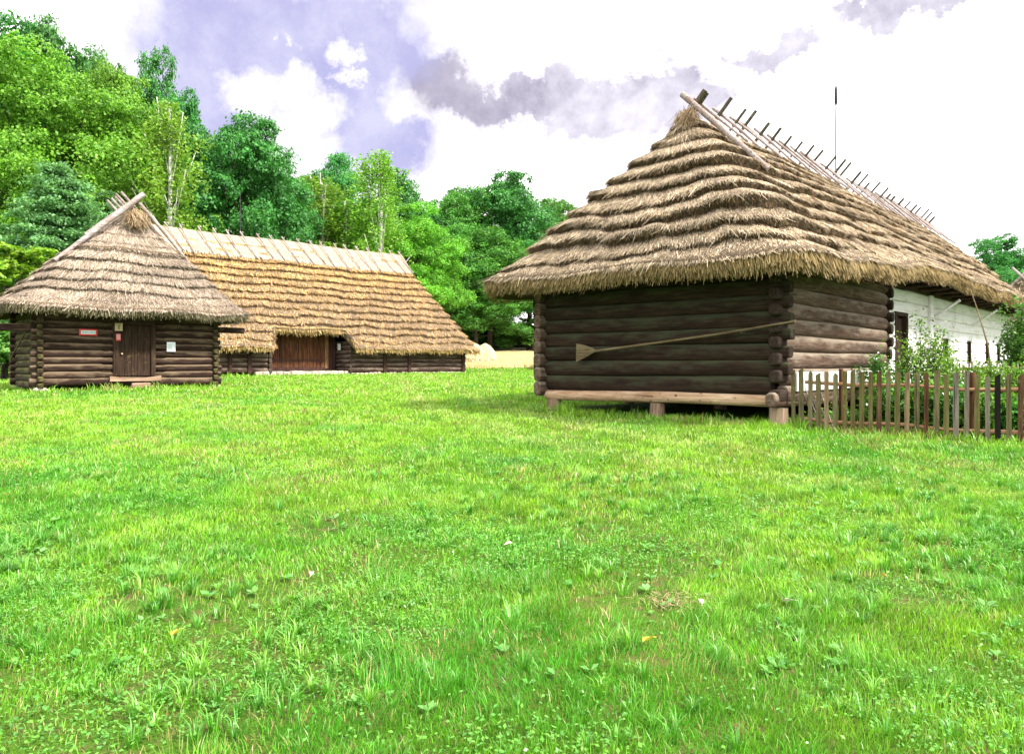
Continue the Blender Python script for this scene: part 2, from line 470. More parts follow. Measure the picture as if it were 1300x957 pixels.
    def strands(s, dens, width, length, pal_top, pal_lip, pal_eave, lipdens, vis=None, eave_n=5, lipmult=1.0):
        """straw stalks: over the surface, hanging at each course edge and thick at the eave"""
        rs = np.random.default_rng(s.seed*11+3)
        slope = math.hypot(s.zt-s.ze, (s.y1-s.y0)/2)
        area = s.len.sum()*slope
        out = []
        def pick(n):
            k = rs.choice(8, n, p=s.len/s.len.sum()); f = rs.random(n); return k, f
        # surface
        n = int(dens*area)
        k, f = pick(n); h = rs.random(n)**1.0
        # keep density even where the sides narrow
        ratio = np.ones(n)
        for kk, a, b in ((0, (s.y1-s.y0), 0.0), (4, (s.y1-s.y0), 0.0)):
            m = k == kk; ratio[m] = 1-h[m]
        m = (k % 2 == 1); ratio[m] = 1-.7*h[m]
        keep = rs.random(n) < np.clip(ratio+.08, 0, 1)
        k, f, h = k[keep], f[keep], h[keep]
        c = h*s.NC; fr = c-np.floor(c)
        D = np.where(c < 1, s.Te*np.interp(fr, [0, .5, .985], [1, .75, .35]), s.Tat(c)*np.interp(fr, [0, .03, .5, .985], [1, 1.06, .62, .12])*s.Tm(s.pos(k, f, h), np.floor(c)))
        out.append((k, f, h, D+rs.uniform(.004, .02, len(D)), 'top', fr))
        # course lips
        n = int(lipdens*s.len.sum()*s.NC*.75)
        k, f = pick(n); ci = rs.integers(1, s.NC, n); h = (ci+.05+rs.random(n)*.14)/s.NC
        keep = rs.random(n) < np.where(np.isin(k, (0, 4)), 1-h, 1)
        k, f, h, ci = k[keep], f[keep], h[keep], ci[keep]
        D = s.Tat(ci+0.)*rs.uniform(.15, 1.0, len(k))*s.Tm(s.pos(k, f, h), ci+0.)
        out.append((k, f, h, D, 'lip', np.zeros(len(k))))
        # eave
        n = int(lipdens*s.len.sum()*eave_n)
        k, f = pick(n); h = rs.uniform(-.0, .02, n)
        D = rs.uniform(-.04, s.Te*.93, n)
        out.append((k, f, h, D, 'eave', np.zeros(n)))
        VV = []; CC = []
        for k, f, h, D, kind, fr in out:
            pr = s.pos(k, f, h)
            if kind != 'eave': h = h+s.wave(pr)*(1-h)**.5*np.minimum(1, h*s.NC)
            hs = np.zeros(len(h))
            if s.cut is not None:
                hs = s.cut(s.pos(k, f, np.zeros(len(h))))
                if kind == 'eave': h = h+hs; D = np.where(hs > 0, D*s.T*1.6/s.Te, D)
                ok = h >= hs-1e-6
                k, f, h, D, hs, fr = k[ok], f[ok], h[ok], D[ok], hs[ok], fr[ok]
            if vis is not None:
                ok = vis(s.pos(k, f, h)); k, f, h, D, fr = k[ok], f[ok], h[ok], D[ok], fr[ok]
            h = np.clip(h, 0, .992)
            p, th, tf, nn = s.frame(k, f, h)
            m = len(k)
            if m == 0: continue
            lat = rs.normal(0, .27, m)
            # combed in bundles: neighbouring stalks lean alike
            u = p[:, 0]-p[:, 1]
            lat += .22*np.sin(u*3.1+h*s.NC*1.9)+.18*np.sin(u*7.7+np.floor(h*s.NC)*2.3)
            lift = np.abs(rs.normal(0, .07, m)) + (.03 if kind == 'top' else 0)
            d = -th+tf*lat[:, None]+nn*lift[:, None]
            L = length*rs.uniform(.5, 1.25, m)
            if kind == 'top': L = np.minimum(L, np.maximum(.06, fr*slope/s.NC+rs.uniform(.02, .09, m)))
            if kind == 'lip': L *= .62; d = d+np.array([0, 0, -.25])
            if kind == 'eave':
                L *= rs.uniform(.35, .95, m); d = d+np.array([0, 0, -.9]); 
            d /= np.linalg.norm(d, axis=1, keepdims=True)
            root = p+nn*D[:, None]
            if kind == 'eave': root = root-d*(L*.12)[:, None]
            if kind == 'top':      # loose, sticking-out stalks
                lo = rs.random(m) < .04
                L = np.where(lo, length*rs.uniform(.8, 1.5, m), L)
                d = np.where(lo[:, None], d+nn*rs.uniform(.05, .35, m)[:, None]+tf*rs.normal(0, .4, m)[:, None], d); d /= np.linalg.norm(d, axis=1, keepdims=True)
            w = np.cross(d, nn); w /= np.linalg.norm(w, axis=1, keepdims=True)+1e-9
            w = w+nn*rs.normal(0, .35, m)[:, None]; w /= np.linalg.norm(w, axis=1, keepdims=True)
            W = width*rs.uniform(.5, 1.3, m)
            tip = root+d*L[:, None]+np.array([0, 0, -1])*(.06*L)[:, None]
            v = np.stack([root-w*W[:, None]*.5, root+w*W[:, None]*.5, tip+w*W[:, None]*.28, tip-w*W[:, None]*.28], 1)
            pal = {'top': pal_top, 'lip': pal_lip, 'eave': pal_eave}[kind]
            pal = np.array(pal)
            a = rs.integers(0, len(pal), m)
            cN = pal[a]*rs.uniform(.5, 1.35, m)[:, None]
            big = fbm(u*1.3+7, p[:, 2]*1.6+h*3, s.seed)
            if s.gold: gh = np.clip((h-.35)*2.5, 0, 1)[:, None]; cN = cN*(1+gh*np.array([.10, .03, -.25]))*(1-.12*(1-gh))
            if kind == 'top': cN = cN*(.6+.85*big)[:, None]*(.8+.4*fbm(u*9, p[:, 2]*3, s.seed+2, 2))[:, None]
            VV.append(v.reshape(-1, 3)); CC.append(np.repeat(cN, 4, 0))
        V = np.concatenate(VV); C = np.concatenate(CC)
        return V, np.arange(len(V)).reshape(-1, 4), np.clip(C, 0, .95)

def make_roof(parent, roof, step, **kw):
    V, q = roof.shell(step)
    sv, sq, sc = roof.strands(**kw)
    if roof.swap:   # ridge along local y
        V = V[:, [1, 0, 2]]; sv = sv[:, [1, 0, 2]]; q = q[:, ::-1]
    r = npmesh('roof', V, q, M['thatch_core'], parent, smooth=False)
    t = npmesh('thatch', sv, sq, M['straw'], r, tint=sc)
    return r

def stick(parent, name, p0, p1, r, mat, seg=4, bend=.0, n=8):
    mb = MB(); p0 = Vector(p0); p1 = Vector(p1)
    off = Vector((random.uniform(-1, 1), random.uniform(-1, 1), random.uniform(-1, 1)))*bend
    pts = [p0.lerp(p1, i/seg)+off*math.sin(math.pi*i/seg) for i in range(seg+1)]
    mb.tube(pts, [r*(1.08-.2*i/seg) for i in range(seg+1)], n, .06)
    return mb.build(name, mat, parent)

# ================================================================== FARMHOUSE (right)
HZ = .43
house = empty('thatched_farmhouse', (4.47, 12.5, HZ), math.atan2(.7364, .6767))
tag(house, 'large thatched log farmhouse on short posts with a white limewashed rear wing', 'farmhouse')
W = 5.11
def logs_front():
    mb = MB(); z = .335+.15
    # sill is separate; logs above
    zs = []; z = .335+.20
    for i in range(9):
        r = [.155, .15, .145, .14, .14, .14, .14, .14, .14][i]
        z += r if i == 0 else r*.0
        zs.append((z+.0, r)); z += r*1.93
    return zs
zs = logs_front()
mb = MB()
for i, (z, r) in enumerate(zs):
    if i == 0:
        log_mesh(mb, (0, .12, z), (0, W-.12, z), r, flat=1)
    else:
        log_mesh(mb, (0, -.18-.05*random.random(), z), (0, W+.22+.05*random.random(), z), r, flat=1, notch=.36)
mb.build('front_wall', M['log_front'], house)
mb = MB()
log_mesh(mb, (-.045, .06, .335+.105), (-.045, W-.06, .335+.105), .105, squash=1.0, bow=.02)
mb.build('sill_beam', M['sill'], house)
# side wall logs
me_ = MB()
mb = MB()
for i, (z, r) in enumerate(zs):
    zz = z-.14
    x1 = 5.75 if i % 2 else 5.72
    log_mesh(mb, (.10, 0, zz), (x1, 0, zz), r*.98, flat=1, taper=-.06)
    log_mesh(me_, (-.20-.06*random.random(), 0, zz), (.16, 0, zz), r*.95, flat=1, notch=.5)
    log_mesh(mb, (-.26, W, zz), (5.0, W, zz), r*.98, flat=1, seg=8)
zz = zs[-1][0]+.12
log_mesh(mb, (-.3, 0, zz), (5.75, 0, zz), .13)
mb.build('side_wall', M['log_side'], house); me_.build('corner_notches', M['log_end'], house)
# cross wall ends where the dark log room meets the white wing
mb = MB()
for i, (z, r) in enumerate(zs[2:]):
    log_mesh(mb, (5.62, -.15-.04*random.random(), z), (5.62, W+.2, z), r*.8, flat=1, seg=6)
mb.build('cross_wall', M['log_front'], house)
# back room floor and rear wall (dark void under the house stays open)
mb = MB(); mb.box((.1, .1, .36), (5.6, W-.1, .42)); mb.build('floor', M['barn_post'], house)
# round posts under the sill
for (x, y, r, dz) in ((.0, .02, .155, 0), (0, 2.35, .145, .0), (0, W-.25, .15, .03), (3.0, .05, .14, 0), (5.4, .1, .14, 0), (3, W-.1, .14, .02), (5.4, W-.1, .14, .02), (2.8, 2.5, .14, 0)):
    mb = MB(); mb.tube([(x, y, -.25), (x, y, .1), (x+.01, y, .335)], [r*1.08, r, r*.97], 18, .03)
    mb.build('foundation_post', M['stump'], house)
# log under corner
mb = MB(); log_mesh(mb, (-.34, 0, .335+.13), (5.6, 0, .335+.13), .13, seg=12, flat=1)
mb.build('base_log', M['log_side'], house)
mb = MB(); mb.box((.35, -.16, .60), (5.4, -.125, .93), .01, .002); mb.build('limewashed_board', M['white'], house)
# white wing
mb = MB(); z = .05; zt_ = 3.0
xa, xb = 5.75, 20.9
dx0, dx1 = 6.55, 7.5
wins = [(10.9, 11.65), (13.85, 14.5), (16.5, 17.15), (18.4, 19.05)]
zw0, zw1 = 1.08, 1.78
i = 0; cz = .0
while cz < 2.82:
    hgt = .2835; z0 = cz+.01; z1 = cz+hgt-.008
    spans = [(xa, xb)]
    def cutspan(sp, a, b):
        o = []
        for (p, q) in sp:
            if b <= p or a >= q: o.append((p, q))
            else:
                if a > p: o.append((p, a))
                if b < q: o.append((b, q))
        return o
    if cz < 2.2: spans = cutspan(spans, dx0, dx1)
    if z1 > zw0 and z0 < zw1:
        for a, b in wins: spans = cutspan(spans, a, b)
    for (p, q) in spans:
        n = max(1, int((q-p)/3.5))
        for k in range(n):
            mb.box((p+(q-p)*k/n+.003, .02+random.uniform(0, .012), z0), (p+(q-p)*(k+1)/n-.003, .22, z1), .022, .003)
    cz += hgt; i += 1
mb.box((xa, .06, -.05), (dx0, .2, 2.85), .005); mb.box((dx1, .06, -.05), (wins[0][0], .2, 2.85), .005)
mb.box((wins[0][0], .061, -.05), (wins[0][1], .2, zw0), .004); mb.box((wins[0][0], .061, zw1), (wins[0][1], .2, 2.85), .004)
for a in range(3):
    mb.box((wins[a][1], .06, -.05), (wins[a+1][0], .2, 2.85), .005)
    mb.box((wins[a+1][0], .061, -.05), (wins[a+1][1], .2, zw0), .004); mb.box((wins[a+1][0], .061, zw1), (wins[a+1][1], .2, 2.85), .004)
mb.box((wins[3][1], .06, -.05), (xb, .2, 2.85), .005)
mb.box((xb-.2, .2, -.05), (xb, W, 2.85), .01); mb.box((xa, W-.2, -.05), (xb-.2, W, 2.85), .01)
mb.build('limewashed_wall', M['white'], house)
mb = MB(); mb.box((9.35, -.06, 0), (9.62, .05, 2.85), .02, .006); mb.build('wall_post', M['white'], house)
mb = MB(); mb.box((5.7, -.02, 2.86), (21.1, .2, 3.03), .02); mb.build('wall_plate', M['barn_post'], house)
# door in the wing
d = MB()
for k in range(5):
    a = dx0+.04+k*(dx1-dx0-.08)/5; d.box((a+.004, .13, .05), (a+(dx1-dx0-.08)/5-.004, .17, 2.17), .006)
dr = d.build('door', M['board_dark'], house)
f_ = MB(); f_.box((dx0-.02, .0, 0), (dx0+.06, .19, 2.2), .01); f_.box((dx1-.06, .0, 0), (dx1+.02, .19, 2.2), .01); f_.box((dx0-.02, .0, 2.2), (dx1+.02, .19, 2.29), .01)
f_.build('door_frame', M['board_dark'], dr)
for a, b in wins:
    g_ = MB(); t = .05
    g_.box((a, .05, zw0), (a+t, .16, zw1), .006); g_.box((b-t, .05, zw0), (b, .16, zw1), .006)
    g_.box((a+t, .052, zw0), (b-t, .158, zw0+t), .006); g_.box((a+t, .052, zw1-t), (b-t, .158, zw1), .006)
    g_.box(((a+b)/2-.015, .07, zw0+t), ((a+b)/2+.015, .12, zw1-t), .004)
    w = g_.build('window', M['board_dark'], house)
    p_ = MB(); p_.box((a+t, .12, zw0+t), (b-t, .127, zw1-t), .001); p_.build('pane', M['pane'] if 'pane' in M else M['dark'], w)
# diagonal struts under the eave
for x in (9.75, 14.6, 19.6):
    mb = MB(); mb.tube([(x, .0, 2.28), (x+.05, -.62, 2.72)], .04, 6); mb.build('eave_strut', M['white'], house)
for x in np.arange(.3, 21, 1.15):
    mb = MB(); mb.tube([(x, .1, 2.9), (x, -.70, 2.92 if x > 4 else 2.60)], .05, 6); mb.build('rafter', M['barn_post'], house)

def edz_house(x, y):
    sm = np.clip((x+.5)/7.5, 0, 1); sm = sm*sm*(3-2*sm)
    return .40*sm
hr = Roof(-.98, 22.1, -.85, W+1.06, 2.62, 6.28, 1.40, 19.9, 1.70, 20.0, 5.62, rad=.75, NC=10, T=.20, Te=.24, edz=edz_house, wav=.014, seed=3, Tf=lambda h: np.interp(h, [0, .6, 1], [1, .9, .4]), Tpos=lambda x, y: np.where(y < 0.6, np.interp(x, [.5, 4], [1.05, .6]), 1.05))
straw_new = [(.55, .44, .24), (.48, .40, .24), (.60, .50, .30)]
straw_grey = [(0.348, 0.262, 0.173), (0.450, 0.349, 0.235), (0.266, 0.194, 0.118), (0.532, 0.437, 0.318), (0.317, 0.262, 0.145)]
straw_dark = [(0.095, 0.056, 0.027), (0.151, 0.094, 0.046), (0.227, 0.141, 0.065), (0.067, 0.043, 0.021), (0.132, 0.107, 0.038)]
straw_eave = [(0.370, 0.259, 0.105), (0.299, 0.209, 0.081), (0.458, 0.342, 0.178), (0.211, 0.143, 0.057), (0.405, 0.318, 0.138)]
make_roof(house, hr, .12, dens=1500, width=.0105, length=.26, pal_top=straw_grey, pal_lip=straw_dark, pal_eave=straw_eave, lipdens=300, eave_n=6,
          vis=lambda p: (p[:, 1] < 3.0) | (p[:, 0] < 3.5))
# ridge poles
yc = W/2-.025; zr = 6.40
sl = (6.28-2.62)/((W+1.65)/2)
dn = math.hypot(1, sl)
def ridge_z(x): return 6.28+.05*math.sin(x*.7+3)*.7
xsr = np.linspace(1.9, 19.7, 27)+np.array([random.uniform(-.16, .16) for _ in range(27)])
for i, x in enumerate(xsr):
    z = ridge_z(x)+.10
    L = random.uniform(.34, .6)
    # stick lying on the far slope, its head standing up over the ridge
    stick(house, 'ridge_stick', (x+random.uniform(-.05, .05), yc+1.0/dn*1.1, z-1.1*sl/dn), (x+random.uniform(-.05, .05), yc-L/dn, z+L*sl/dn), random.uniform(.032, .045), M['stick_dark'])
    dx = random.uniform(-.15, .45)
    stick(house, 'ridge_stick', (x+.09, yc+.28/dn-.10, z+.3*sl/dn+.06), (x+.09+dx, yc-1.15/dn-.14, z+.10-1.15*sl/dn), random.uniform(.026, .036), M['stick'], bend=.02)
stick(house, 'gable_pole', (1.58, yc+.20, ridge_z(1.4)+.40), (1.80, yc-1.55, ridge_z(1.4)+.27-1.55*sl), .062, M['stick'], seg=6, bend=.03, n=10)
stick(house, 'gable_pole', (1.74, yc-.24, ridge_z(1.4)+.42), (1.7, yc+1.5, ridge_z(1.4)+.10-1.5*sl), .055, M['stick_dark'], seg=6, bend=.03, n=10)
# lightning rod on the ridge
def px_on_ridge(px):
    r = (px-650)/950
    return (r*14.229-2.5885)/(.6767-.7364*r)
xr = px_on_ridge(1060)
mb = MB(); mb.tube([(xr, yc, 6.3), (xr, yc, 8.0), (xr+.01, yc, 8.55)], [.022, .02, .018], 6); mb.tube([(xr+.01, yc, 8.5), (xr+.01, yc, 8.58), (xr+.01, yc, 8.95), (xr+.01, yc, 9.1)], [.02, .045, .042, .008], 8)
mb.build('lightning_rod', M['metal'], house)

# wooden peel hanging on the front wall
def hl(x, y, z):   # house local to world
    return Vector((4.47+.6767*x-.7364*y, 12.5+.7364*x+.6767*y, HZ+z))
peel = empty('bread_peel', hl(-.22, 3.65, 1.29), math.atan2(.7364, .6767))
tag(peel, 'long wooden bread peel with a triangular blade hung slantwise on the dark log wall', 'peel')
mb = MB()
ya, za, yb, zb = .0, .03, -4.03, .47
mb.tube([(-.03, ya+.0, za), (-.035, -1.35, .16), (-.04, -2.7, .30), (-.06, yb, zb)], [.026, .023, .021, .019], 8, .05)
mb.build('handle', M['peel'], peel)
mb = MB()
bl = [(0.42, .17), (.43, -.20), (.22, -.12), (.0, -.02), (-.06, .03), (.02, .075), (.2, .13)]
th = .014
vs = [(-.03-th, y, z+.02) for y, z in bl]+[(-.03+th, y, z+.02) for y, z in bl]; n = len(bl)
mb.add(vs, [list(range(n)), list(range(2*n-1, n-1, -1))]+[(k, (k+1) % n, n+(k+1) % n, n+k) for k in range(n)])
mb.build('blade', M['peel'], peel)
for yy, zz in ((.22, -.03), (-3.1, .34)):
    mb = MB(); mb.tube([(.12, yy, zz-.03), (-.07, yy, zz-.025)], .014, 6); mb.build('wall_peg', M['stick_dark'], peel)

# ================================================================== SMALL GRANARY (left)
SZ = .70
shed = empty('thatched_granary', (-13.9, 22.0, SZ), math.atan2(.671, .7415))
tag(shed, 'small square thatched log granary with a low plank door and signs beside it', 'granary')
SW, SD = 5.1, 3.5
dxa, dxb = 1.95, 3.20   # door opening incl. frame
szs = []; z = .14
for i in range(11):
    szs.append(z+.11); z += .216
mb = MB()
for i, z in enumerate(szs):
    r = .110
    if i == 0: log_mesh(mb, (-.25, 0, z), (SW+.22, 0, z), r*1.1, flat=1, bow=.02)
    elif i < 9:
        log_mesh(mb, (-.18-.06*random.random(), 0, z), (dxa, 0, z), r, flat=1, notch=.28); log_mesh(mb, (dxb, 0, z), (SW+.16+.06*random.random(), 0, z), r, flat=1, notch=.28)
    else: log_mesh(mb, (-.2, 0, z), (SW+.2, 0, z), r, flat=1)
mb.box((.05, .0, .2), (dxa-.02, .05, 2.4), .004); mb.box((dxb+.02, 0, .2), (SW-.05, .05, 2.4), .004)
mb.build('front_wall', M['shed_log'], shed)
mb = MB()
for i, z in enumerate(szs):
    for x in (0, SW):
        log_mesh(mb, (x, -.16-.06*random.random(), z-.108), (x, SD+.16+.06*random.random(), z-.108), .108, flat=1, notch=.28)
mb.build('side_wall', M['shed_log_y'], shed)
mb = MB()
for i, z in enumerate(szs): log_mesh(mb, (-.2, SD, z), (SW+.2, SD, z), .11, flat=1)
mb.build('back_wall', M['shed_log'], shed)
d = MB()
nb = 5; a0, a1 = dxa+.17, dxb-.15
for k in range(nb):
    a = a0+(a1-a0)*k/nb; d.box((a+.004, -.03, .42), (a+(a1-a0)/nb-.004, .02, 2.02), .008, .003)
dr = d.build('door', M['board_dark'], shed)
mb = MB(); mb.tube([(a0+.09, -.03, 1.12), (a0+.09, -.075, 1.12), (a0+.09, -.10, 1.12)], [.02, .03, .022], 10); mb.build('knob', M['brass'], dr)
mb = MB(); mb.box((dxa, -.12, .42), (dxa+.165, .06, 2.03), .015, .004); mb.box((dxb-.145, -.12, .42), (dxb, .06, 2.03), .015, .004); mb.box((dxa-.0, -.13, 2.032), (dxb, .06, 2.16), .015)
mb.build('door_frame', M['board_dark'], shed)
# worn hollow threshold
mb = MB(); vs = []; fs = []; n = 12
for i in range(n+1):
    t = i/n; x = dxa-.1+(dxb-dxa+.25)*t; dip = .085*math.sin(math.pi*t)**1.5
    vs += [(x, -.17, .26), (x, -.17, .425-dip), (x, .05, .425-dip), (x, .05, .26)]
for i in range(n):
    for k in range(4): fs.append((i*4+k, i*4+(k+1) % 4, i*4+4+(k+1) % 4, i*4+4+k))
fs += [(3, 2, 1, 0), (n*4, n*4+1, n*4+2, n*4+3)]
mb.add(vs, fs); mb.build('threshold', M['threshold'], shed)
for x, y, s in ((.02, -.05, 1), (2.72, -.05, .9), (SW, -.02, 1), (SW, SD, 1), (0, SD, 1)):
    mb = MB(); mb.box((x-.2*s, y-.16, -.22), (x+.2*s, y+.2, .09), .05, .02); mb.build('corner_stone', M['stone'], shed)
mb = MB(); mb.box((2.45, -.3, -.1), (3.0, -.16, .20), .03, .012); mb.build('step_block', M['threshold'], shed)
# beams carrying the eaves
for x0_, x1_, y in ((-1.0, .0, .1), (SW, SW+.95, .05)):
    mb = MB(); mb.box((x0_-.1, y-.08, 1.86 if x0_ > 0 else 1.75), (x1_+.1, y+.08, 2.06 if x0_ > 0 else 1.97), .02); mb.build('eave_beam', M['shed_log'], shed)
# leaning poles on the left wall are things of their own
def sl_(x, y, z): return Vector((-13.9+.7415*x-.671*y, 22+.671*x+.7415*y, SZ+z))
pl = MB(); pl.tube([(-.22, 3.3, .98), (-.2, .3, 1.95)], [.03, .025], 7)
po = pl.build('leaning_pole', M['peel'], None); po.location = (-13.9, 22, SZ); po.rotation_euler = (0, 0, math.atan2(.671, .7415))
tag(po, 'mossy pole fixed slantwise across the side wall of the granary', 'pole')
# signs, each pinned to the granary
def board(parent, name, x0, z0, x1, z1, y, mat):
    mb = MB(); mb.box((x0, y-.012, z0), (x1, y, z1), .002); return mb.build(name, mat, parent)
def sign_root(name, label, x, z, y):
    o = empty(name, sl_(x, y, z), math.atan2(.671, .7415)); tag(o, label, 'sign'); return o
s1 = sign_root('sign', 'red bordered white notice on the logs left of the granary door', 1.0, 1.66, -.15)
board(s1, 'backing', 0, 0, .50, .20, 0, M['red_sign']); board(s1, 'face', .05, .045, .45, .155, -.013, M['white_sign'])
mb = MB()
for k in range(9):
    a = .07+k*.04; mb.box((a, -.029, .085), (a+.028, -.026, .085+random.uniform(.02, .035)), .0005)
mb.build('writing', M['teal_sign'], s1)
s2 = sign_root('sign', 'small tan notice at the top of the granary door post', 1.99, 1.83, -.135)
board(s2, 'face', 0, 0, .22, .24, 0, M['tan_sign']); 
mb = MB(); mb.box((.10, -.016, .05), (.13, -.0125, .17), .0005); mb.box((.04, -.016, .19), (.18, -.0125, .205), .0005); mb.build('writing', M['stick_dark'], s2)
s3 = sign_root('sign', 'small red and pink notice below the tan one on the door post', 2.02, 1.52, -.135)
board(s3, 'backing', 0, 0, .14, .22, 0, M['red_sign']); board(s3, 'face', .015, .04, .125, .205, -.013, M['pink_sign'])
s4 = sign_root('sign', 'square white notice pinned to the logs right of the granary door', 3.52, 1.20, -.15)
board(s4, 'face', 0, 0, .27, .31, 0, M['white_sign'])
mb = MB()
for k in range(6): mb.box((.04, -.016, .05+k*.036), (.04+random.uniform(.12, .19), -.0125, .058+k*.036), .0005)
mb.build('writing', M['stick'], s4)

# roof: ridge runs along local y, so swap axes (roof x = local y, roof y = local x)
SR = Roof(-.9, SD+.9, -.95, SW+.95, 2.36, 6.02, .85, SD-.45, .95, SD-.5, 5.2, rad=.8, NC=11, T=.115, Te=.22, swap=True, wav=.009, seed=5,
          Tf=lambda h: np.where(h > .55, .25, 1.0), yc=2.85)
sgrey = [(0.374, 0.291, 0.230), (0.458, 0.369, 0.304), (0.291, 0.228, 0.175), (0.343, 0.281, 0.193), (0.260, 0.204, 0.138)]
sdark = [(.09, .065, .045), (.14, .105, .075), (.20, .155, .11), (.20, .18, .11)]
seave = [(.26, .22, .13), (.19, .165, .085), (.30, .26, .18), (.13, .115, .05)]
make_roof(shed, SR, .18, dens=900, width=.016, length=.24, pal_top=sgrey, pal_lip=sdark, pal_eave=seave, lipdens=150, eave_n=5)
sy = 2.85; zt = 6.02
def rx(v, n_=0): return v
slL = (zt-2.36)/(sy+.95); slR = (zt-2.36)/(SW+.95-sy)
stick(shed, 'gable_pole', (sy+.20, .62, zt+.34), (sy-2.3, .72, zt+.16-2.3*slL), .085, M['stick'], seg=6, bend=.04, n=10)
stick(shed, 'gable_pole', (sy-.08, .70, zt+.20), (sy+1.75, .80, zt+.14-1.75*slR), .06, M['stick'], seg=6, bend=.04, n=10)
for k in range(5):
    y = 1.15+k*.42
    stick(shed, 'ridge_stick', (sy+.9, y, zt+.12-.9*slR), (sy-.30-.12*random.random(), y+.03, zt+.12+.30*slR*.9), .05, M['stick'])
    stick(shed, 'ridge_stick', (sy-1.0, y+.1, zt+.14-1.0*slL), (sy+.22, y+.12, zt+.14+.2*slL), .045, M['stick'])
def tuft(parent, c, out, spread, L, n, wd, seed, gap=None):
    """ragged brown straw gathered under the ridge end"""
    rs = np.random.default_rng(seed); out = np.array(out, float); side = np.cross(out, [0, 0, 1.])
    p = np.array(c)+side*rs.normal(0, spread, n)[:, None]*1.0+out*rs.uniform(.0, .16, n)[:, None]+np.array([0, 0, 1])*rs.normal(0, spread*.8, n)[:, None]
    d = np.array([0, 0, -1.])+out*rs.uniform(.0, .9, n)[:, None]+side*rs.normal(0, .6, n)[:, None]; d /= np.linalg.norm(d, axis=1, keepdims=True)
    w = np.cross(d, out); w /= np.linalg.norm(w, axis=1, keepdims=True); Ls = L*rs.uniform(.4, 1.2, n)
    t = p+d*Ls[:, None]; w = w*wd/2
    v = np.stack([p-w, p+w, t+w*.4, t-w*.4], 1).reshape(-1, 3)
    cc = np.array([(.20, .13, .07), (.32, .22, .12), (.12, .08, .045), (.45, .34, .20)])[rs.integers(0, 4, n)]
    npmesh('straw_tuft', v, np.arange(4*n).reshape(-1, 4), M['straw'], parent, tint=np.repeat(cc, 4, 0))
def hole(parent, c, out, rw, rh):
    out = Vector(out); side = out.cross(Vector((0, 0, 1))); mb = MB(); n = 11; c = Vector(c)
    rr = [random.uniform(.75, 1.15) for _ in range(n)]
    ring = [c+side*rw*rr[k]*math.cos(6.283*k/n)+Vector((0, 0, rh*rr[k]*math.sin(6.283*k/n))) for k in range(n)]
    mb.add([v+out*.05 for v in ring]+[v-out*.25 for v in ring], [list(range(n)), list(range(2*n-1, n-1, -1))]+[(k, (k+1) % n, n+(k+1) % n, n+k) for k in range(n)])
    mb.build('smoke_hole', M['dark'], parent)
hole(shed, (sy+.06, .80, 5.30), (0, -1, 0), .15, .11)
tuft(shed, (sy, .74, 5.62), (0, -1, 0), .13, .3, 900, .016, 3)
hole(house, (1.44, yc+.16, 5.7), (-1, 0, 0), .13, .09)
tuft(house, (1.60, yc+.05, 6.17), (-1, 0, 0), .09, .26, 1100, .011, 4)
tuft(house, (1.54, yc+.32, 5.77), (-1, 0, 0), .09, .24, 500, .011, 5)

# ================================================================== BARN (far)
BZ = .90
barn = empty('thatched_barn', (-3.39, 52.0, BZ), math.atan2(.6965, .7177))
tag(barn, 'long thatched timber barn with tall plank doors in a recess between log bays', 'barn')
BL = 21.0; BW = 9.5
da, db = -14.3, -9.1     # recess
rec = 1.4; wall_h = 2.0
def bay(x0, x1, name):
    mb = MB(); z = .10
    for i in range(7):
        log_mesh(mb, (x0, 0, z+.14), (x1, 0, z+.14), .145, seg=max(4, int((x1-x0)/1.2)), n=10, flat=1, bow=.015); z += .27
    mb.box((x0, .0, .1), (x1, .12, 2.2), .01)
    return mb.build(name, M['barn_log'], barn)
bay(db, 0, 'log_bay'); bay(-BL, da, 'log_bay')
# end wall, recess returns, back wall
cross = wood('barn cross log', 'y', ((.015, .009, .008), (.05, .032, .027), (.12, .085, .07)), moss_and_light=(.26, .20, .15), moss_light_amt=.7, scale=.6)
for xq, yq0, yq1, nm, ns in ((0, -.15, BW, 'end_wall', 8), (-BL, -.15, BW, 'end_wall', 8), (db, -.2, rec, 'return_wall', 4), (da, -.2, rec, 'return_wall', 4)):
    mb = MB()
    for i in range(7): log_mesh(mb, (xq, yq0, .22+i*.27), (xq, yq1, .22+i*.27), .14, seg=ns, n=10, flat=1)
    mb.build(nm, cross, barn)
mb = MB(); mb.box((-BL, BW-.15, .1), (0, BW, 2.3), .02); mb.build('back_wall', M['barn_log'], barn)
for x in (-6.6, -4.7, -.12, -15.5, -16.6):
    mb = MB(); mb.box((x-.11, -.20, .05), (x+.11, -.02, 2.1), .02, .004); mb.build('wall_post', M['barn_post'], barn)
# doors: two leaves, one with a wicket
def leaf(x0, x1, wicket=False):
    mb = MB(); n = int((x1-x0)/.24)
    for k in range(n):
        a = x0+(x1-x0)*k/n
        mb.box((a+.006, rec-.06+random.uniform(-.008, .008), .38), (a+(x1-x0)/n-.006, rec, 3.3), .008)
    o = mb.build('door', M['board'], barn)
    b = MB()
    for z in (.75, 2.7): b.box((x0+.05, rec-.095, z), (x1-.05, rec-.072, z+.12), .005)
    if wicket:
        b.box((x0+1.2, rec-.10, .42), (x0+1.28, rec-.075, 2.25), .005); b.box((x0+.35, rec-.10, 2.2), (x0+1.28, rec-.076, 2.28), .005)
    b.build('batten', M['barn_post'], o)
    h_ = MB(); h_.box((x1-.16, rec-.13, 1.45), (x1-.10, rec-.10, 1.62), .004); h_.build('handle', M['metal'], o)
leaf(da+.12, da+2.5, True); leaf(da+2.52, db-.95)
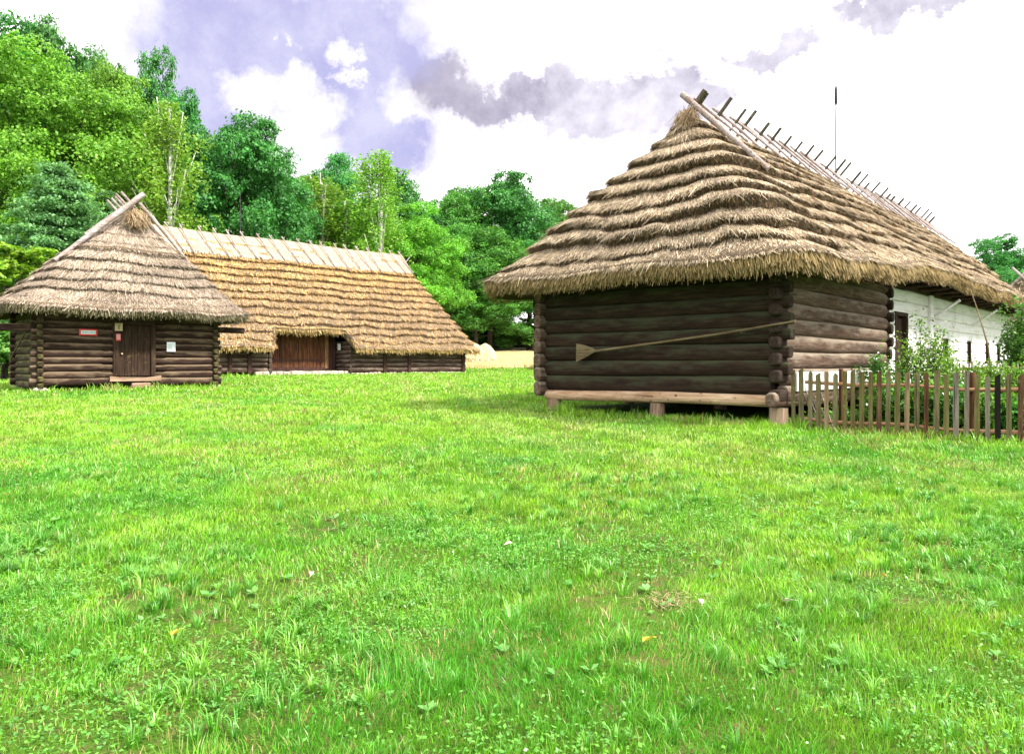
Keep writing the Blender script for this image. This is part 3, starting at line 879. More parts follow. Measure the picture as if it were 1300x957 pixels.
mb = MB(); mb.box((db-.92, rec-.1, .3), (db-.66, rec+.05, 3.3), .02); mb.build('door_post', wood('pale door post', 'z', ((.08, .04, .02), (.26, .14, .07), (.42, .27, .14))), barn)
mb = MB(); mb.box((db-.64, rec, .2), (db-.12, rec+.05, 3.3), .01); mb.build('side_panel', M['barn_post'], barn)
mb = MB(); mb.box((da, rec-.20, .12), (db-.9, rec+.02, .37), .02, .005); mb.build('threshold', M['barn_post'], barn)
mb = MB()
for k in range(14):
    a = da-.9+k*.44; mb.box((a, rec-1.55+random.uniform(-.1, .1), -.25), (a+.43, rec-.3, .17+random.uniform(-.04, .03)), .05, .025)
mb.build('stone_ramp', M['stone'], barn)
mb = MB()
for k in range(30):
    a = db+.1+k*.31; mb.box((a, -.14, -.25), (a+.30, .2, .08+random.uniform(-.03, .02)), .05, .02)
mb.build('stone_footing', M['stone'], barn)
if False:
    mb = MB(); pass
nt = empty('sign', (0, 0, 0)); nt.location = barn.matrix_world @ Vector((0, 0, 0))
c_, s_ = .7177, .6965
def bl_(x, y, z): return Vector((-3.39+c_*x-s_*y, 52+s_*x+c_*y, BZ+z))
nt.location = bl_(db-.25, rec*.45, 1.45); nt.rotation_euler = (0, 0, math.atan2(s_, c_))
tag(nt, 'small white notice on the log return beside the barn doors', 'sign')
mb = MB(); mb.box((0, 0, 0), (.02, .32, .40), .002); mb.build('face', M['white_sign'], nt)

def barn_cut(p):
    x = p[..., 0]; y = p[..., 1]
    m = np.clip((x-(da-.15))/.25, 0, 1)*np.clip(((db-.05)-x)/.25, 0, 1)
    return np.where(y < 1, m*.15, 0)
BR = Roof(-BL-.9, .9, -.85, BW+.85, 1.42, 8.15, -BL+1.6, -1.75, -BL+1.7, -1.85, 7.0, rad=.5, NC=14, gold=True, T=.21, Te=.22, cut=barn_cut, wav=.007, seed=9)
btop = [(0.475, 0.307, 0.156), (0.540, 0.372, 0.204), (0.389, 0.242, 0.109), (0.594, 0.372, 0.122), (0.454, 0.288, 0.143)]
blip = [(.08, .045, .025), (.13, .075, .04), (.30, .185, .06), (.20, .12, .05)]
beave = [(.48, .34, .11), (.36, .25, .08), (.55, .42, .18)]
make_roof(barn, BR, .22, dens=230, width=.032, length=.34, pal_top=btop, pal_lip=blip, pal_eave=beave, lipdens=42, eave_n=5,
          vis=lambda p: p[:, 1] < 5.5)
# ridge cap
bsl = (8.15-1.42)/((BW+1.7)/2); bdn = math.hypot(1, bsl); byc = BW/2
mb = MB(); vs = []; fs = []; nn = 130
for i in range(nn+1):
    x = -BL+1.5+(BL-3.3)*i/nn; zr_ = 8.15+.05*math.sin(x*.7+9)*.7
    lo = 1.50+.05*math.sin(x*4.2)+.04*math.sin(x*9.1+1)
    prof = [(-lo, -.02), (-lo, .16), (-lo*.6, .20), (-.25, .24), (0, .30), (.25, .24), (lo*.6, .20), (lo, .16), (lo, -.02)]
    for t, o in prof:
        y = byc+t/bdn*1.0; z = zr_-abs(t)*bsl/bdn
        sgn = -1 if t < 0 else (1 if t > 0 else 0)
        vs.append((x, y+sgn*o*bsl/bdn, z+o*(1/bdn if sgn else 1.0)))
for i in range(nn):
    for k in range(8): fs.append((i*9+k, i*9+k+1, i*9+9+k+1, i*9+9+k))
fs += [list(range(9)), list(range(nn*9+8, nn*9-1, -1))]
mb.add(vs, fs)
cap = mb.build('ridge_cap', thatchbase('pale ridge straw', (.22, .16, .10), (.38, .30, .22), (.50, .42, .33)), barn)
# straw on cap
rs = np.random.default_rng(4); n = 9000
x = rs.uniform(-BL+1.5, -1.8, n); t = rs.uniform(.0, 1.5, n)
yy = byc-t/bdn-.20*bsl/bdn; zz = 8.15+.05*np.sin(x*.7+9)*.7-t*bsl/bdn+.20/bdn+.03
root = np.stack([x, yy, zz], -1); d_ = np.stack([rs.normal(0, .12, n), np.full(n, -1/bdn), np.full(n, -bsl/bdn)], -1); d_ += np.array([0, -.05, .02])
L = rs.uniform(.2, .42, n); w = np.array([.022, 0, 0]); tip = root+d_*L[:, None]
v = np.stack([root-w, root+w, tip+w*.6, tip-w*.6], 1).reshape(-1, 3)
cc = np.array([(.44, .35, .26), (.52, .44, .35), (.34, .26, .18)])[rs.integers(0, 3, n)]*rs.uniform(.8, 1.15, n)[:, None]
npmesh('straw', v, np.arange(4*n).reshape(-1, 4), M['straw'], cap, tint=np.repeat(cc, 4, 0))
for k in range(24):
    x = -BL+1.9+k*.90+random.uniform(-.1, .1)
    if x > -1.9: break
    L = 1.75+random.uniform(-.15, .3)
    nx = .30
    stick(barn, 'ridge_stick', (x-.15, byc+.22/bdn-.28, 8.15+.52), (x+.35+random.uniform(-.1, .15), byc-L/bdn-.29*bsl/bdn, 8.15-L*bsl/bdn+.31/bdn), .04, M['stick'], seg=3, n=6)
    stick(barn, 'ridge_stick', (x+.0, byc-.12/bdn-.1, 8.15+.50), (x+.25, byc+L/bdn+.29*bsl/bdn, 8.15-L*bsl/bdn+.31/bdn), .04, M['stick'], seg=3, n=6)
# tall rod behind the ridge
r_ = (305-650)/950
def barn_x(px, y):   # local x on the line local y for an image column
    r = (px-650)/950
    X0 = -3.39-s_*y; Y0 = 52+c_*y
    return (r*Y0-X0)/(c_-s_*r)
bx = barn_x(305, byc)
mb = MB(); mb.tube([(bx, byc, 8.1), (bx, byc, 10.1), (bx, byc, 11.1)], [.035, .03, .015], 6); mb.build('lightning_rod', M['metal'], barn)

# ================================================================== distant cottage at the right edge
cot = empty('thatched_cottage', (34.0, 44.5, .6), R(60))
tag(cot, 'distant thatched cottage whose roof tip shows behind the farmhouse at the right edge', 'cottage')
mb = MB()
for i in range(8):
    z = .2+i*.28
    log_mesh(mb, (0, -.2, z), (0, 6.2, z), .14, n=10, seg=6, flat=1); log_mesh(mb, (12, -.2, z), (12, 6.2, z), .14, n=10, seg=6, flat=1)
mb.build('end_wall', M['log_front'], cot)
mb = MB()
for i in range(8):
    z = .08+i*.28
    log_mesh(mb, (-.2, 0, z), (12.2, 0, z), .14, n=10, seg=10, flat=1); log_mesh(mb, (-.2, 6, z), (12.2, 6, z), .14, n=10, seg=10, flat=1)
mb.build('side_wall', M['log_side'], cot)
CR = Roof(-.9, 12.9, -.9, 6.9, 2.1, 6.3, 1.0, 11.0, 1.1, 10.9, 5.6, rad=.6, NC=10, T=.14, Te=.2, wav=.008, seed=12)
make_roof(cot, CR, .3, dens=60, width=.045, length=.4, pal_top=straw_grey, pal_lip=straw_dark, pal_eave=straw_eave, lipdens=30)
stick(cot, 'gable_pole', (.95, 3.5, 6.95), (1.1, 1.2, 4.35), .08, M['stick']); stick(cot, 'gable_pole', (1.0, 2.5, 6.95), (1.1, 4.8, 4.35), .08, M['stick'])

# ================================================================== picket fence
F0 = Vector((4.83, 12.35, 0)); F1 = Vector((7.26, 10.62, 0)); FD = (F1-F0).normalized(); FN = Vector((-FD.y, FD.x, 0))
fz = float(terrain(F0.x, F0.y))
fence = empty('picket_fence', (F0.x, F0.y, fz), math.atan2(FD.y, FD.x))
tag(fence, 'weathered wooden picket fence running from the farmhouse corner along the garden', 'fence')
pcols = {}
def pmat(key, cols, moss_and_light=None):
    cols = tuple(tuple(c*q for c, q in zip(t, (.62, .60, .50))) for t in cols)
    if key not in pcols: pcols[key] = wood('picket '+key, 'z', cols, moss_and_light=None, scale=1.3, spots=moss_and_light)  # pickets take this colour as mossy spots only
    return pcols[key]
PM = [('green grey', ((.09, .085, .045), (.22, .20, .11), (.38, .35, .22)), (.16, .19, .05)),
      ('silver grey', ((.14, .13, .12), (.30, .28, .25), (.46, .43, .38)), (.17, .16, .09)),
      ('olive', ((.10, .09, .03), (.22, .21, .08), (.36, .34, .17)), (.13, .15, .03)),
      ('brown', ((.07, .035, .02), (.17, .095, .055), (.30, .19, .11)), (.15, .12, .06)),
      ('pale', ((.22, .15, .09), (.40, .30, .20), (.55, .45, .33)), (.2, .18, .09))]
order = [0, 0, 0, 0, 4, 0, 2, 2, 2, 2, 3, 0, 2, 4, 0, 'red', 0, 2, 1, 1, 2, 1, 'black', 0, 3, 0, 1, 2, 0, 3, 2, 0, 1, 0, 2, 1]
pxs = [1007.6, 1017.6, 1028.4, 1039.4, 1049.7, 1060.2, 1072.8, 1083, 1094, 1105.4, 1116, 1127, 1139, 1151.3, 1163.6, 1176, 1188.6, 1201.2, 1213.7, 1227.3, 1240.3, 1253.9, 1267.1, 1281, 1295.5]
def fence_s(px):
    r = (px-650)/950
    return (r*F0.y-F0.x)/(FD.x-FD.y*r)
ss = [fence_s(p) for p in pxs]
dl = (ss[-1]-ss[0])/(len(ss)-1)
while len(ss) < 36: ss.append(ss[-1]+dl*random.uniform(.9, 1.15))
for i, s in enumerate(ss):
    o = order[i % len(order)]
    if o == 'red': mt = pmat('red brown', ((.07, .03, .018), (.18, .085, .045), (.32, .17, .10)))
    elif o == 'black': mt = pmat('charred', ((.006, .005, .004), (.014, .011, .009), (.04, .03, .025)))
    else: mt = pmat(*PM[o])
    zg = float(terrain(F0.x+FD.x*s, F0.y+FD.y*s))-fz
    hgt = 1.0+random.uniform(-.035, .035)+(.045 if i == 19 else 0)
    w = .068+random.uniform(-.008, .010); lean = random.uniform(-.012, .012)
    zb = zg+random.choice([.0, .02, .05]); zt2 = zg+hgt
    if i < 6: zt2 -= .02
    k = random.choice([0, 1, 2]); t = .022
    top = {0: [(-w/2, zt2), (w/2, zt2+.0)], 1: [(-w/2, zt2-.03), (w/2, zt2+.015)], 2: [(-w/2, zt2-.03), (-w*.1, zt2+.02), (w/2, zt2-.02)]}[k]
    nseg = 6
    left = [(-w/2+random.uniform(-.004, .004)+lean*j/nseg, zb+(zt2-.05-zb)*j/nseg) for j in range(nseg+1)]
    right = [(w/2+random.uniform(-.004, .004)+lean*j/nseg, zb+(zt2-.05-zb)*j/nseg) for j in range(nseg+1)]
    mb = MB(); vs = []; fs = []
    tp = [(a+lean, b) for a, b in top]
    n = nseg+1
    for (a, b), (c, d) in zip(left, right):
        vs += [(s+a, -t, b), (s+c, -t, d), (s+c, 0.0, d), (s+a, 0.0, b)]
    for j in range(nseg):
        for q in range(4): fs.append((j*4+q, j*4+(q+1) % 4, j*4+4+(q+1) % 4, j*4+4+q))
    b0 = len(vs); m_ = len(tp)
    vs += [(s+a, -t, b) for a, b in tp]+[(s+a, 0, b) for a, b in tp]
    L4 = nseg*4
    fs.append([L4, L4+1]+[b0+m_-1-j for j in range(m_)]); fs.append([L4+3, L4+2]+[b0+2*m_-1-j for j in range(m_)])
    fs.append((L4, b0, b0+m_, L4+3)); fs.append((L4+1, L4+2, b0+2*m_-1, b0+m_-1))
    for j in range(m_-1): fs.append((b0+j, b0+j+1, b0+m_+j+1, b0+m_+j))
    fs.append((0, 1, 2, 3))
    mb.add(vs, fs); mb.build('picket', mt, fence)
rail = wood('peeled rail', 'x', ((.16, .08, .04), (.32, .18, .10), (.48, .31, .19)), scale=1.2)
Lf = ss[-1]+.1
for h in (.78, .17):
    mb = MB(); pts = [(Lf*i/12+.0, .035, h+float(terrain(F0.x+FD.x*Lf*i/12, F0.y+FD.y*Lf*i/12))-fz+.012*math.sin(i*1.7+h*9)) for i in range(13)]
    mb.tube(pts, [.03+.004*math.sin(i) for i in range(13)], 10, .05); mb.build('rail', rail, fence)
for px, r in ((1065.8, .035), (1234, .048)):
    s = fence_s(px); zg = float(terrain(F0.x+FD.x*s, F0.y+FD.y*s))-fz
    mb = MB(); mb.tube([(s, .11, zg-.3), (s, .11, zg+.5), (s, .11, zg+1.03)], [r*1.1, r, r*.95], 10, .05)
    mb.build('fence_post', pmat('red brown', ((.07, .03, .018), (.18, .085, .045), (.32, .17, .10))), fence)
s = ss[-1]+.05
mb = MB(); mb.tube([(s, .11, -.2), (s, .11, 1.05)], .05, 10, .05); mb.build('fence_post', pmat(*PM[3]), fence)

# far side of the garden fence
G0 = Vector((9.6, 16.6, 0)); G1 = Vector((15.2, 19.8, 0)); GD = (G1-G0).normalized(); gz = float(terrain(G0.x, G0.y))
fence2 = empty('picket_fence', (G0.x, G0.y, gz), math.atan2(GD.y, GD.x))
tag(fence2, 'second picket fence on the far side of the garden near the white wall', 'fence')
GL = (G1-G0).length
for i in range(int(GL/.13)):
    mb = MB(); h = .98+random.uniform(-.08, .08); x = i*.13+random.uniform(-.01, .01)
    zz = float(terrain(G0.x+GD.x*x, G0.y+GD.y*x))-gz
    mb.box((x, -.02, zz), (x+.06, 0, zz+h), .008, .004); mb.build('picket', pmat(*PM[random.choice([0, 1, 3])]), fence2)
for h in (.85, .25):
    mb = MB(); mb.tube([(0, .035, h), (GL/2, .035, h+.03), (GL, .035, h+.08)], .03, 8); mb.build('rail', rail, fence2)

# bundle of sticks between corner and fence
for k in range(7):
    mb = MB(); s = .12+.045*k
    p0 = F0+FD*s+FN*.28; p0.z = float(terrain(p0.x, p0.y))
    p1 = p0+Vector((-.22+.05*random.random(), .2, .55+.25*random.random()))
    mb.tube([p0, p0.lerp(p1, .5)+Vector((0, 0, .02)), p1], [.014, .012, .008], 6)
    o = mb.build('loose_stick', M['stick'], None)
    tag(o, 'thin grey stick leaning in the gap between the house corner and the fence', 'stick', 'sticks leaning beside the house corner')

# long thin pole leaning on the eave
mb = MB(); pts = []
for px, py, Y in ((1258.5, 505, 16.8), (1258, 470, 16.9), (1254, 438, 17.1), (1246, 410, 17.3), (1238, 385, 17.6), (1231, 366, 18.0)):
    pts.append(((px-650)/950*Y, Y, 1.5+(462-py)/950*Y))
mb.tube(pts, [.022, .02, .019, .017, .014, .010], 7, .05)
tag(mb.build('leaning_pole', M['peel'], None), 'long thin bent pole leaning against the thatched eave over the garden', 'pole')

# ================================================================== haystacks
def haystack(px, Y, h, r, label):
    x = (px-650)/950*Y; z = float(terrain(x, Y))
    root = empty('haystack', (x, Y, z)); tag(root, label, 'haystack', 'haystacks in the harvested field')
    mb = MB(); prof = [(r, 0), (r*1.05, h*.3), (r*.85, h*.6), (r*.45, h*.88), (.03, h)]
    vs = []; n = 20
    for (rr, zz) in prof:
        for k in range(n):
            a = 2*math.pi*k/n; q = rr*(1+.07*math.sin(3*a+zz*2)+.05*random.uniform(-1, 1)); vs.append((q*math.cos(a), q*math.sin(a), zz))
    fs = [(i*n+k, i*n+(k+1) % n, i*n+n+(k+1) % n, i*n+n+k) for i in range(4) for k in range(n)]
    mb.add(vs, fs); core = mb.build('heap', M['field'], root)
    rs = np.random.default_rng(int(px)); m = 2500
    a = rs.uniform(0, 6.283, m); t = rs.random(m)*.97; rr = np.interp(t, [0, .3, .6, .88, 1], [r, r*1.05, r*.85, r*.45, .03])
    p = np.stack([rr*np.cos(a), rr*np.sin(a), t*h], -1); d = np.stack([np.cos(a)*.35, np.sin(a)*.35, np.full(m, -.8)], -1)+rs.normal(0, .25, (m, 3))
    tip = p+d*rs.uniform(.15, .4, m)[:, None]; w = np.stack([-np.sin(a), np.cos(a), np.zeros(m)], -1)*.025
    v = np.stack([p-w, p+w, tip+w*.5, tip-w*.5], 1).reshape(-1, 3)
    c = np.array([(.68, .56, .32), (.78, .68, .46), (.5, .38, .2)])[rs.integers(0, 3, m)]
    npmesh('straw', v, np.arange(4*m).reshape(-1, 4), M['straw'], root, tint=np.repeat(c, 4, 0))
haystack(601, 63, 1.9, 1.0, 'pale haystack just past the right end of the barn')
haystack(616, 64, 1.8, .95, 'pale haystack in the field, right neighbour of the one by the barn')
haystack(700, 58, 2.0, 1.25, 'brownish haystack half hidden behind the farmhouse corner')

# ================================================================== trees
def leafcards(cen, nrm, size, rs, fold=.25):
    """rhombic leaf cards at cen facing nrm"""
    m = len(cen)
    t = rs.normal(0, 1, (m, 3)); t -= nrm*(t*nrm).sum(1, keepdims=True); t /= np.linalg.norm(t, axis=1, keepdims=True)+1e-9
    b = np.cross(nrm, t)
    s = size[:, None]
    v = np.stack([cen-t*s*.5, cen+b*s*.32+nrm*s*fold*.3, cen+t*s*.5-nrm*s*.12, cen-b*s*.32+nrm*s*fold*.3], 1)
    return v.reshape(-1, 3)

def broad_crown(seed, H, Rc, base, lobes, sub, leaves, lsize, pal, top=1.0, squash=.8, lobe_r=(.20, .34)):
    """crown of clumps within clumps; returns (verts, tints, lobe centres)"""
    rs = np.random.default_rng(seed)
    cz = (base+H)/2; hz = (H-base)/2
    LC = []; tries = 0
    while len(LC) < lobes and tries < 20000:
        tries += 1
        d = rs.normal(0, 1, 3); d /= np.linalg.norm(d)
        if d[2] < -.55: continue
        q = rs.uniform(.45, .92)
        zrel = d[2]*q
        w = Rc*(1.0-.2*max(0, zrel)**1.5)
        p = np.array([d[0]*q*w, d[1]*q*w, cz+d[2]*q*hz])
        r = Rc*rs.uniform(*lobe_r)*(1-.25*max(0, d[2]))
        if all(np.linalg.norm(p-c[0]) > .55*(r+c[1])*.9 for c in LC): LC.append((p, r))
    V = []; C = []; cen_all = []
    pal = np.array(pal)
    for p, r in LC:
        ns = int(sub*(r/(Rc*.27))**2)+6
        d = rs.normal(0, 1, (ns, 3)); d[:, 2] = d[:, 2]*.9+.25; d /= np.linalg.norm(d, axis=1, keepdims=True)
        sc = p+d*np.array([r, r, r*squash])*rs.uniform(.72, 1.08, (ns, 1))
        sr = r*rs.uniform(.20, .34, ns)
        lobe_t = rs.uniform(.85, 1.15)
        nl = leaves
        cen = np.repeat(sc, nl, 0)+rs.normal(0, 1, (ns*nl, 3))*np.repeat(sr, nl)[:, None]*np.array([.62, .62, .42])
        out = (cen-p)/r; out /= np.linalg.norm(out, axis=1, keepdims=True)+1e-9
        nr = out*.65+rs.normal(0, .55, (ns*nl, 3))+np.array([0, 0, .45]); nr /= np.linalg.norm(nr, axis=1, keepdims=True)
        V.append(leafcards(cen, nr, lsize*rs.uniform(.6, 1.35, ns*nl), rs))
        ct = pal[rs.integers(0, len(pal), ns*nl)]*lobe_t*np.repeat(rs.uniform(.8, 1.2, ns), nl)[:, None]*rs.uniform(.8, 1.2, ns*nl)[:, None]
        C.append(np.repeat(ct, 4, 0))
    return np.concatenate(V), np.concatenate(C), LC

def trunk_mesh(name, H, base, r0, LC, mat, parent, seed, bendy=.3, top=.8, limb=.35):
    random.seed(seed); mb = MB()
    pts = []; n = 9
    bx_ = random.uniform(-1, 1)*bendy; by_ = random.uniform(-1, 1)*bendy
    for i in range(n+1):
        t = i/n; pts.append(Vector((bx_*math.sin(t*2.2), by_*math.sin(t*1.8+.3)-by_*.29, H*top*t-.4)))
    mb.tube(pts, [r0*(1.25 if i == 0 else 1)*(1-.85*i/n)+.02 for i in range(n+1)], 9, .06)
    for p, r in LC[:26]:
        p = Vector(p); t = min(.95, max(.25, (p.z*.72)/(H*top))); 
        a = pts[int(t*n)].lerp(pts[min(n, int(t*n)+1)], t*n-int(t*n))
        mid = a.lerp(p, .5)+Vector((0, 0, -.06*(p-a).length))
        mb.tube([a, mid, p], [r0*limb*(1-t*.6), r0*limb*.55*(1-t*.6), .03], 6)
    return mb.build(name, mat, parent)

PALX = {
 'dark': [(.030, .105, .030), (.040, .130, .035), (.025, .085, .028), (.055, .155, .040)],
 'mid': [(.050, .165, .030), (.065, .20, .032), (.040, .13, .028), (.090, .235, .035)],
 'light': [(.105, .27, .025), (.14, .32, .028), (.08, .21, .022), (.17, .34, .04)],
 'birch': [(.16, .27, .025), (.21, .31, .03), (.12, .22, .02), (.25, .33, .045)],
 'pine': [(.055, .13, .075), (.075, .165, .095), (.04, .10, .055), (.10, .20, .12)],
 'yellow': [(.15, .30, .02), (.21, .35, .03), (.11, .25, .02)],
}
GAIN = {'dark': (1.6, 1.85, 1.35), 'pine': (2.2, 2.3, 1.5), 'birch': (.95, 1.3, 1.1), 'mid': (1.4, 1.45, 1.2)}
PAL = {k: [tuple(c*q for c, q in zip(t, GAIN.get(k, (1.25, 1.25, 1.1)))) for t in v] for k, v in PALX.items()}
protos = {}
def proto(key):
    if key in protos: return protos[key]
    kind, var = key
    o = bpy.data.objects.new
    root = bpy.data.objects.new('tree_proto', None)
    if kind in ('dark', 'mid', 'light'):
        H, Rc = 20., 6.6; fine = .72
        V, C, LC = broad_crown(100+var*7+{'dark': 0, 'mid': 31, 'light': 57}[kind], H, Rc, 1.0, 62, 30, 40 if kind != 'light' else 56, .25 if kind != 'light' else .20, PAL[kind],
                               squash=.75 if kind != 'light' else .5)
        me_t = trunk_mesh('trunk', H, 3, .36, LC, M['bark'], None, var+5)
    elif kind == 'bush':
        H, Rc = 6., 3.6
        V, C, LC = broad_crown(300+var, H, Rc, .2, 26, 22, 26, .26, PAL['mid'] if var % 2 == 0 else PAL['dark'])
        me_t = trunk_mesh('trunk', H, .3, .10, LC, M['bark'], None, var+5)
    elif kind == 'yellow':
        H, Rc = 9., 3.4
        V, C, LC = broad_crown(330+var, H, Rc, 1.5, 26, 16, 18, .30, PAL['yellow'], squash=.45)
        me_t = trunk_mesh('trunk', H, .3, .12, LC, M['bark'], None, var+5)
    elif kind == 'birch':
        H, Rc = 18., 3.6; rs = np.random.default_rng(500+var); VV = []; CC = []; LC = []
        nb = 110; pal = np.array(PAL['birch'])
        for i in range(nb):
            t = rs.uniform(.28, 1.0); a = rs.uniform(0, 6.283)
            z0 = H*t*.97; rr = Rc*(1-.72*max(0, t-.3)/.7)*rs.uniform(.3, 1.0)*(1 if t < .95 else .5)
            tip = np.array([math.cos(a)*rr, math.sin(a)*rr, z0+rr*.28]); 
            if i % 5 == 0: LC.append((tip, .5))
            for s in range(4):   # hanging sprays
                st = tip*1.0; f = rs.uniform(.35, 1.0)
                st = np.array([tip[0]*f, tip[1]*f, z0+rr*f*.28-.1]); st[:2] += rs.normal(0, .28, 2)
                L = rs.uniform(.9, 2.6)*(1.15-.45*t); nl = int(30*L/1.6)
                u = np.sort(rs.random(nl)); cen = st+np.stack([rs.normal(0, .16, nl)+u*.2*math.cos(a), rs.normal(0, .16, nl)+u*.2*math.sin(a), -u*L], -1)
                nr = rs.normal(0, 1, (nl, 3)); nr[:, 2] *= .5; nr /= np.linalg.norm(nr, axis=1, keepdims=True)
                VV.append(leafcards(cen, nr, rs.uniform(.12, .24, nl), rs)); c = pal[rs.integers(0, 4, nl)]*rs.uniform(.75, 1.2)
                CC.append(np.repeat(c, 4, 0))
        V = np.concatenate(VV); C = np.concatenate(CC)
        me_t = trunk_mesh('trunk', H, 3, .17, LC, M['birch'], None, var+5, bendy=.5, top=.97, limb=.3)
    elif kind == 'pine':
        H, Rc = 13., 4.2; rs = np.random.default_rng(700+var); VV = []; CC = []; LC = []; pal = np.array(PAL['pine'])
        for lay in range(15):
            t = lay/14; z0 = 1.6+t*(H-2.2); nb = 7; rr = Rc*(1-t)**.7+.5
            for j in range(nb):
                a = 6.283*j/nb+rs.uniform(-.4, .4); L = rr*rs.uniform(.6, 1.05)
                LC.append((np.array([math.cos(a)*L*.9, math.sin(a)*L*.9, z0+.15]), .4))
                nc = int(8+L*5)
                for s in range(nc):
                    f = rs.uniform(.2, 1); cpt = np.array([math.cos(a)*L*f, math.sin(a)*L*f, z0+.12*f*L*.3])+rs.normal(0, .27, 3)*np.array([1, 1, .4])
                    nl = 34; cen = cpt+rs.normal(0, .20, (nl, 3))*np.array([1, 1, .55])
                    nr = rs.normal(0, .8, (nl, 3))+np.array([0, 0, .7]); nr /= np.linalg.norm(nr, axis=1, keepdims=True)
                    VV.append(leafcards(cen, nr, rs.uniform(.12, .24, nl), rs)); c = pal[rs.integers(0, 4, nl)]*rs.uniform(.75, 1.3)
                    CC.append(np.repeat(c, 4, 0))
        V = np.concatenate(VV); C = np.concatenate(CC)
        me_t = trunk_mesh('trunk', H, 3, .2, LC, M['bark'], None, var+5, top=.95, limb=.25)
    crown = npmesh('crown', V, np.arange(len(V)).reshape(-1, 4), M['leaf'], None, tint=C)
    # keep only the meshes
    me1, me2 = crown.data, me_t.data
    bpy.data.objects.remove(crown); bpy.data.objects.remove(me_t)
    protos[key] = (me1, me2, H, Rc)
    return protos[key]

NAMES = {'dark': 'oak_tree', 'mid': 'broadleaf_tree', 'light': 'ash_tree', 'birch': 'birch_tree', 'pine': 'pine_tree', 'bush': 'bush', 'yellow': 'young_tree'}
def tree(kind, var, px, topy, Y, wpx, label, group=None, rot=None, cat='tree'):
    me1, me2, H, Rc = proto((kind, var))
    x = (px-650)/950*Y; z = float(terrain(x, Y))
    h = (1.5+(462-topy)/950*Y-z)*(1.06 if kind in ('dark', 'mid', 'light') else 1.0)
    if kind == 'bush': z -= .12*h
    w = wpx/950*Y/2*(1.3 if kind != 'birch' else 1.75)
    root = empty(NAMES[kind], (x, Y, z), rot if rot is not None else random.uniform(0, 6.28)); tag(root, label, cat, group)
    s = (w/Rc, w/Rc, h/H)
    root.scale = s
    a = link('crown', me1, None, root); b = link('trunk', me2, None, root)
    return root
random.seed(21)
EF = 'trees at the edge of the forest'
T_ = [
 ('dark', 0, -15, 20, 64, 210, 'tall dark green tree at the far left, topmost crown at the photo edge'),
 ('dark', 1, 88, 27, 66, 130, 'dark crown standing highest behind the yellow green ash on the left'),
 ('light', 0, 55, 62, 52, 215, 'big yellow green feathery ash tree left of the birch'),
 ('light', 1, 150, 100, 57, 140, 'light green tree between the big ash and the single birch'),
 ('dark', 2, 200, 82, 70, 90, 'narrow dark bluish tree top peeking above the single birch'),
 ('mid', 0, 128, 95, 72, 150, 'green tree behind the light green crowns above the granary roof'),
 ('dark', 3, 240, 128, 66, 90, 'dark tree filling the gap right of the single birch'),
 ('dark', 0, 298, 146, 60, 150, 'large rounded dark oak between the single birch and the twin birches'),
 ('dark', 1, 348, 205, 68, 95, 'lower dark crown right below the shoulder of the large oak'),
 ('birch', 0, 212, 110, 50, 105, 'single slender birch with a white trunk rising behind the granary'),
 ('birch', 1, 400, 215, 70, 110, 'left one of the weeping birches above the barn ridge'),
 ('birch', 2, 478, 183, 68, 90, 'tallest weeping birch above the right end of the barn ridge'),
 ('birch', 3, 440, 245, 72, 110, 'middle low weeping birch between its two taller neighbours'),
 ('dark', 2, 418, 202, 84, 95, 'dark round crown behind the left weeping birch'),
 ('dark', 3, 508, 224, 86, 90, 'dark crown just right of the tallest birch'),
 ('light', 2, 528, 262, 74, 100, 'bright green tree behind the right hip of the barn roof'),
 ('mid', 1, 580, 237, 92, 100, 'green crown right of the bright tree, left of the twin crowns'),
 ('dark', 0, 640, 220, 96, 120, 'tallest dark crown in the gap between barn and farmhouse'),
 ('mid', 2, 704, 250, 104, 75, 'small separate crown right beside the farmhouse roof slope'),
 ('mid', 3, 565, 290, 82, 110, 'full leafy tree bulging over the barn hip, lower row'),
 ('mid', 0, 622, 296, 84, 110, 'leafy tree in the lower row in the middle of the gap'),
 ('dark', 2, 672, 312, 88, 120, 'leafy tree in the lower row next to the farmhouse eave'),
 ('mid', 1, 605, 350, 80, 90, 'smaller tree at the back of the haystack field'),
 ('pine', 0, 72, 205, 42, 155, 'blue green pine with layered boughs behind the granary roof'),
 ('pine', 1, 135, 240, 48, 100, 'smaller pine behind the granary ridge poles'),
 ('yellow', 0, 5, 285, 36, 150, 'young yellow green tree at the left edge above the granary eave'),
 ('dark', 3, 1275, 303, 74, 100, 'dark round tree beyond the farmhouse roof at the right edge'),
 ('dark', 1, 1330, 310, 78, 110, 'dark tree partly cut by the right edge of the photo'),
 ('mid', 2, 20, 250, 56, 160, 'mid green tree filling the space under the ash at the left edge'),
 ('mid', 0, 378, 238, 88, 110, 'green tree between the large oak and the left weeping birch'),
 ('dark', 3, 252, 190, 78, 130, 'dark tree low in the gap right of the single birch trunk'),
 ('mid', 3, 330, 262, 76, 130, 'green tree low behind the middle of the barn ridge'),
 ('mid', 1, 180, 210, 62, 130, 'green tree low behind the white birch trunk'),
]
for i, t in enumerate(T_):
    tree(t[0], t[1], t[2], t[3], t[4], t[5], t[6], EF)
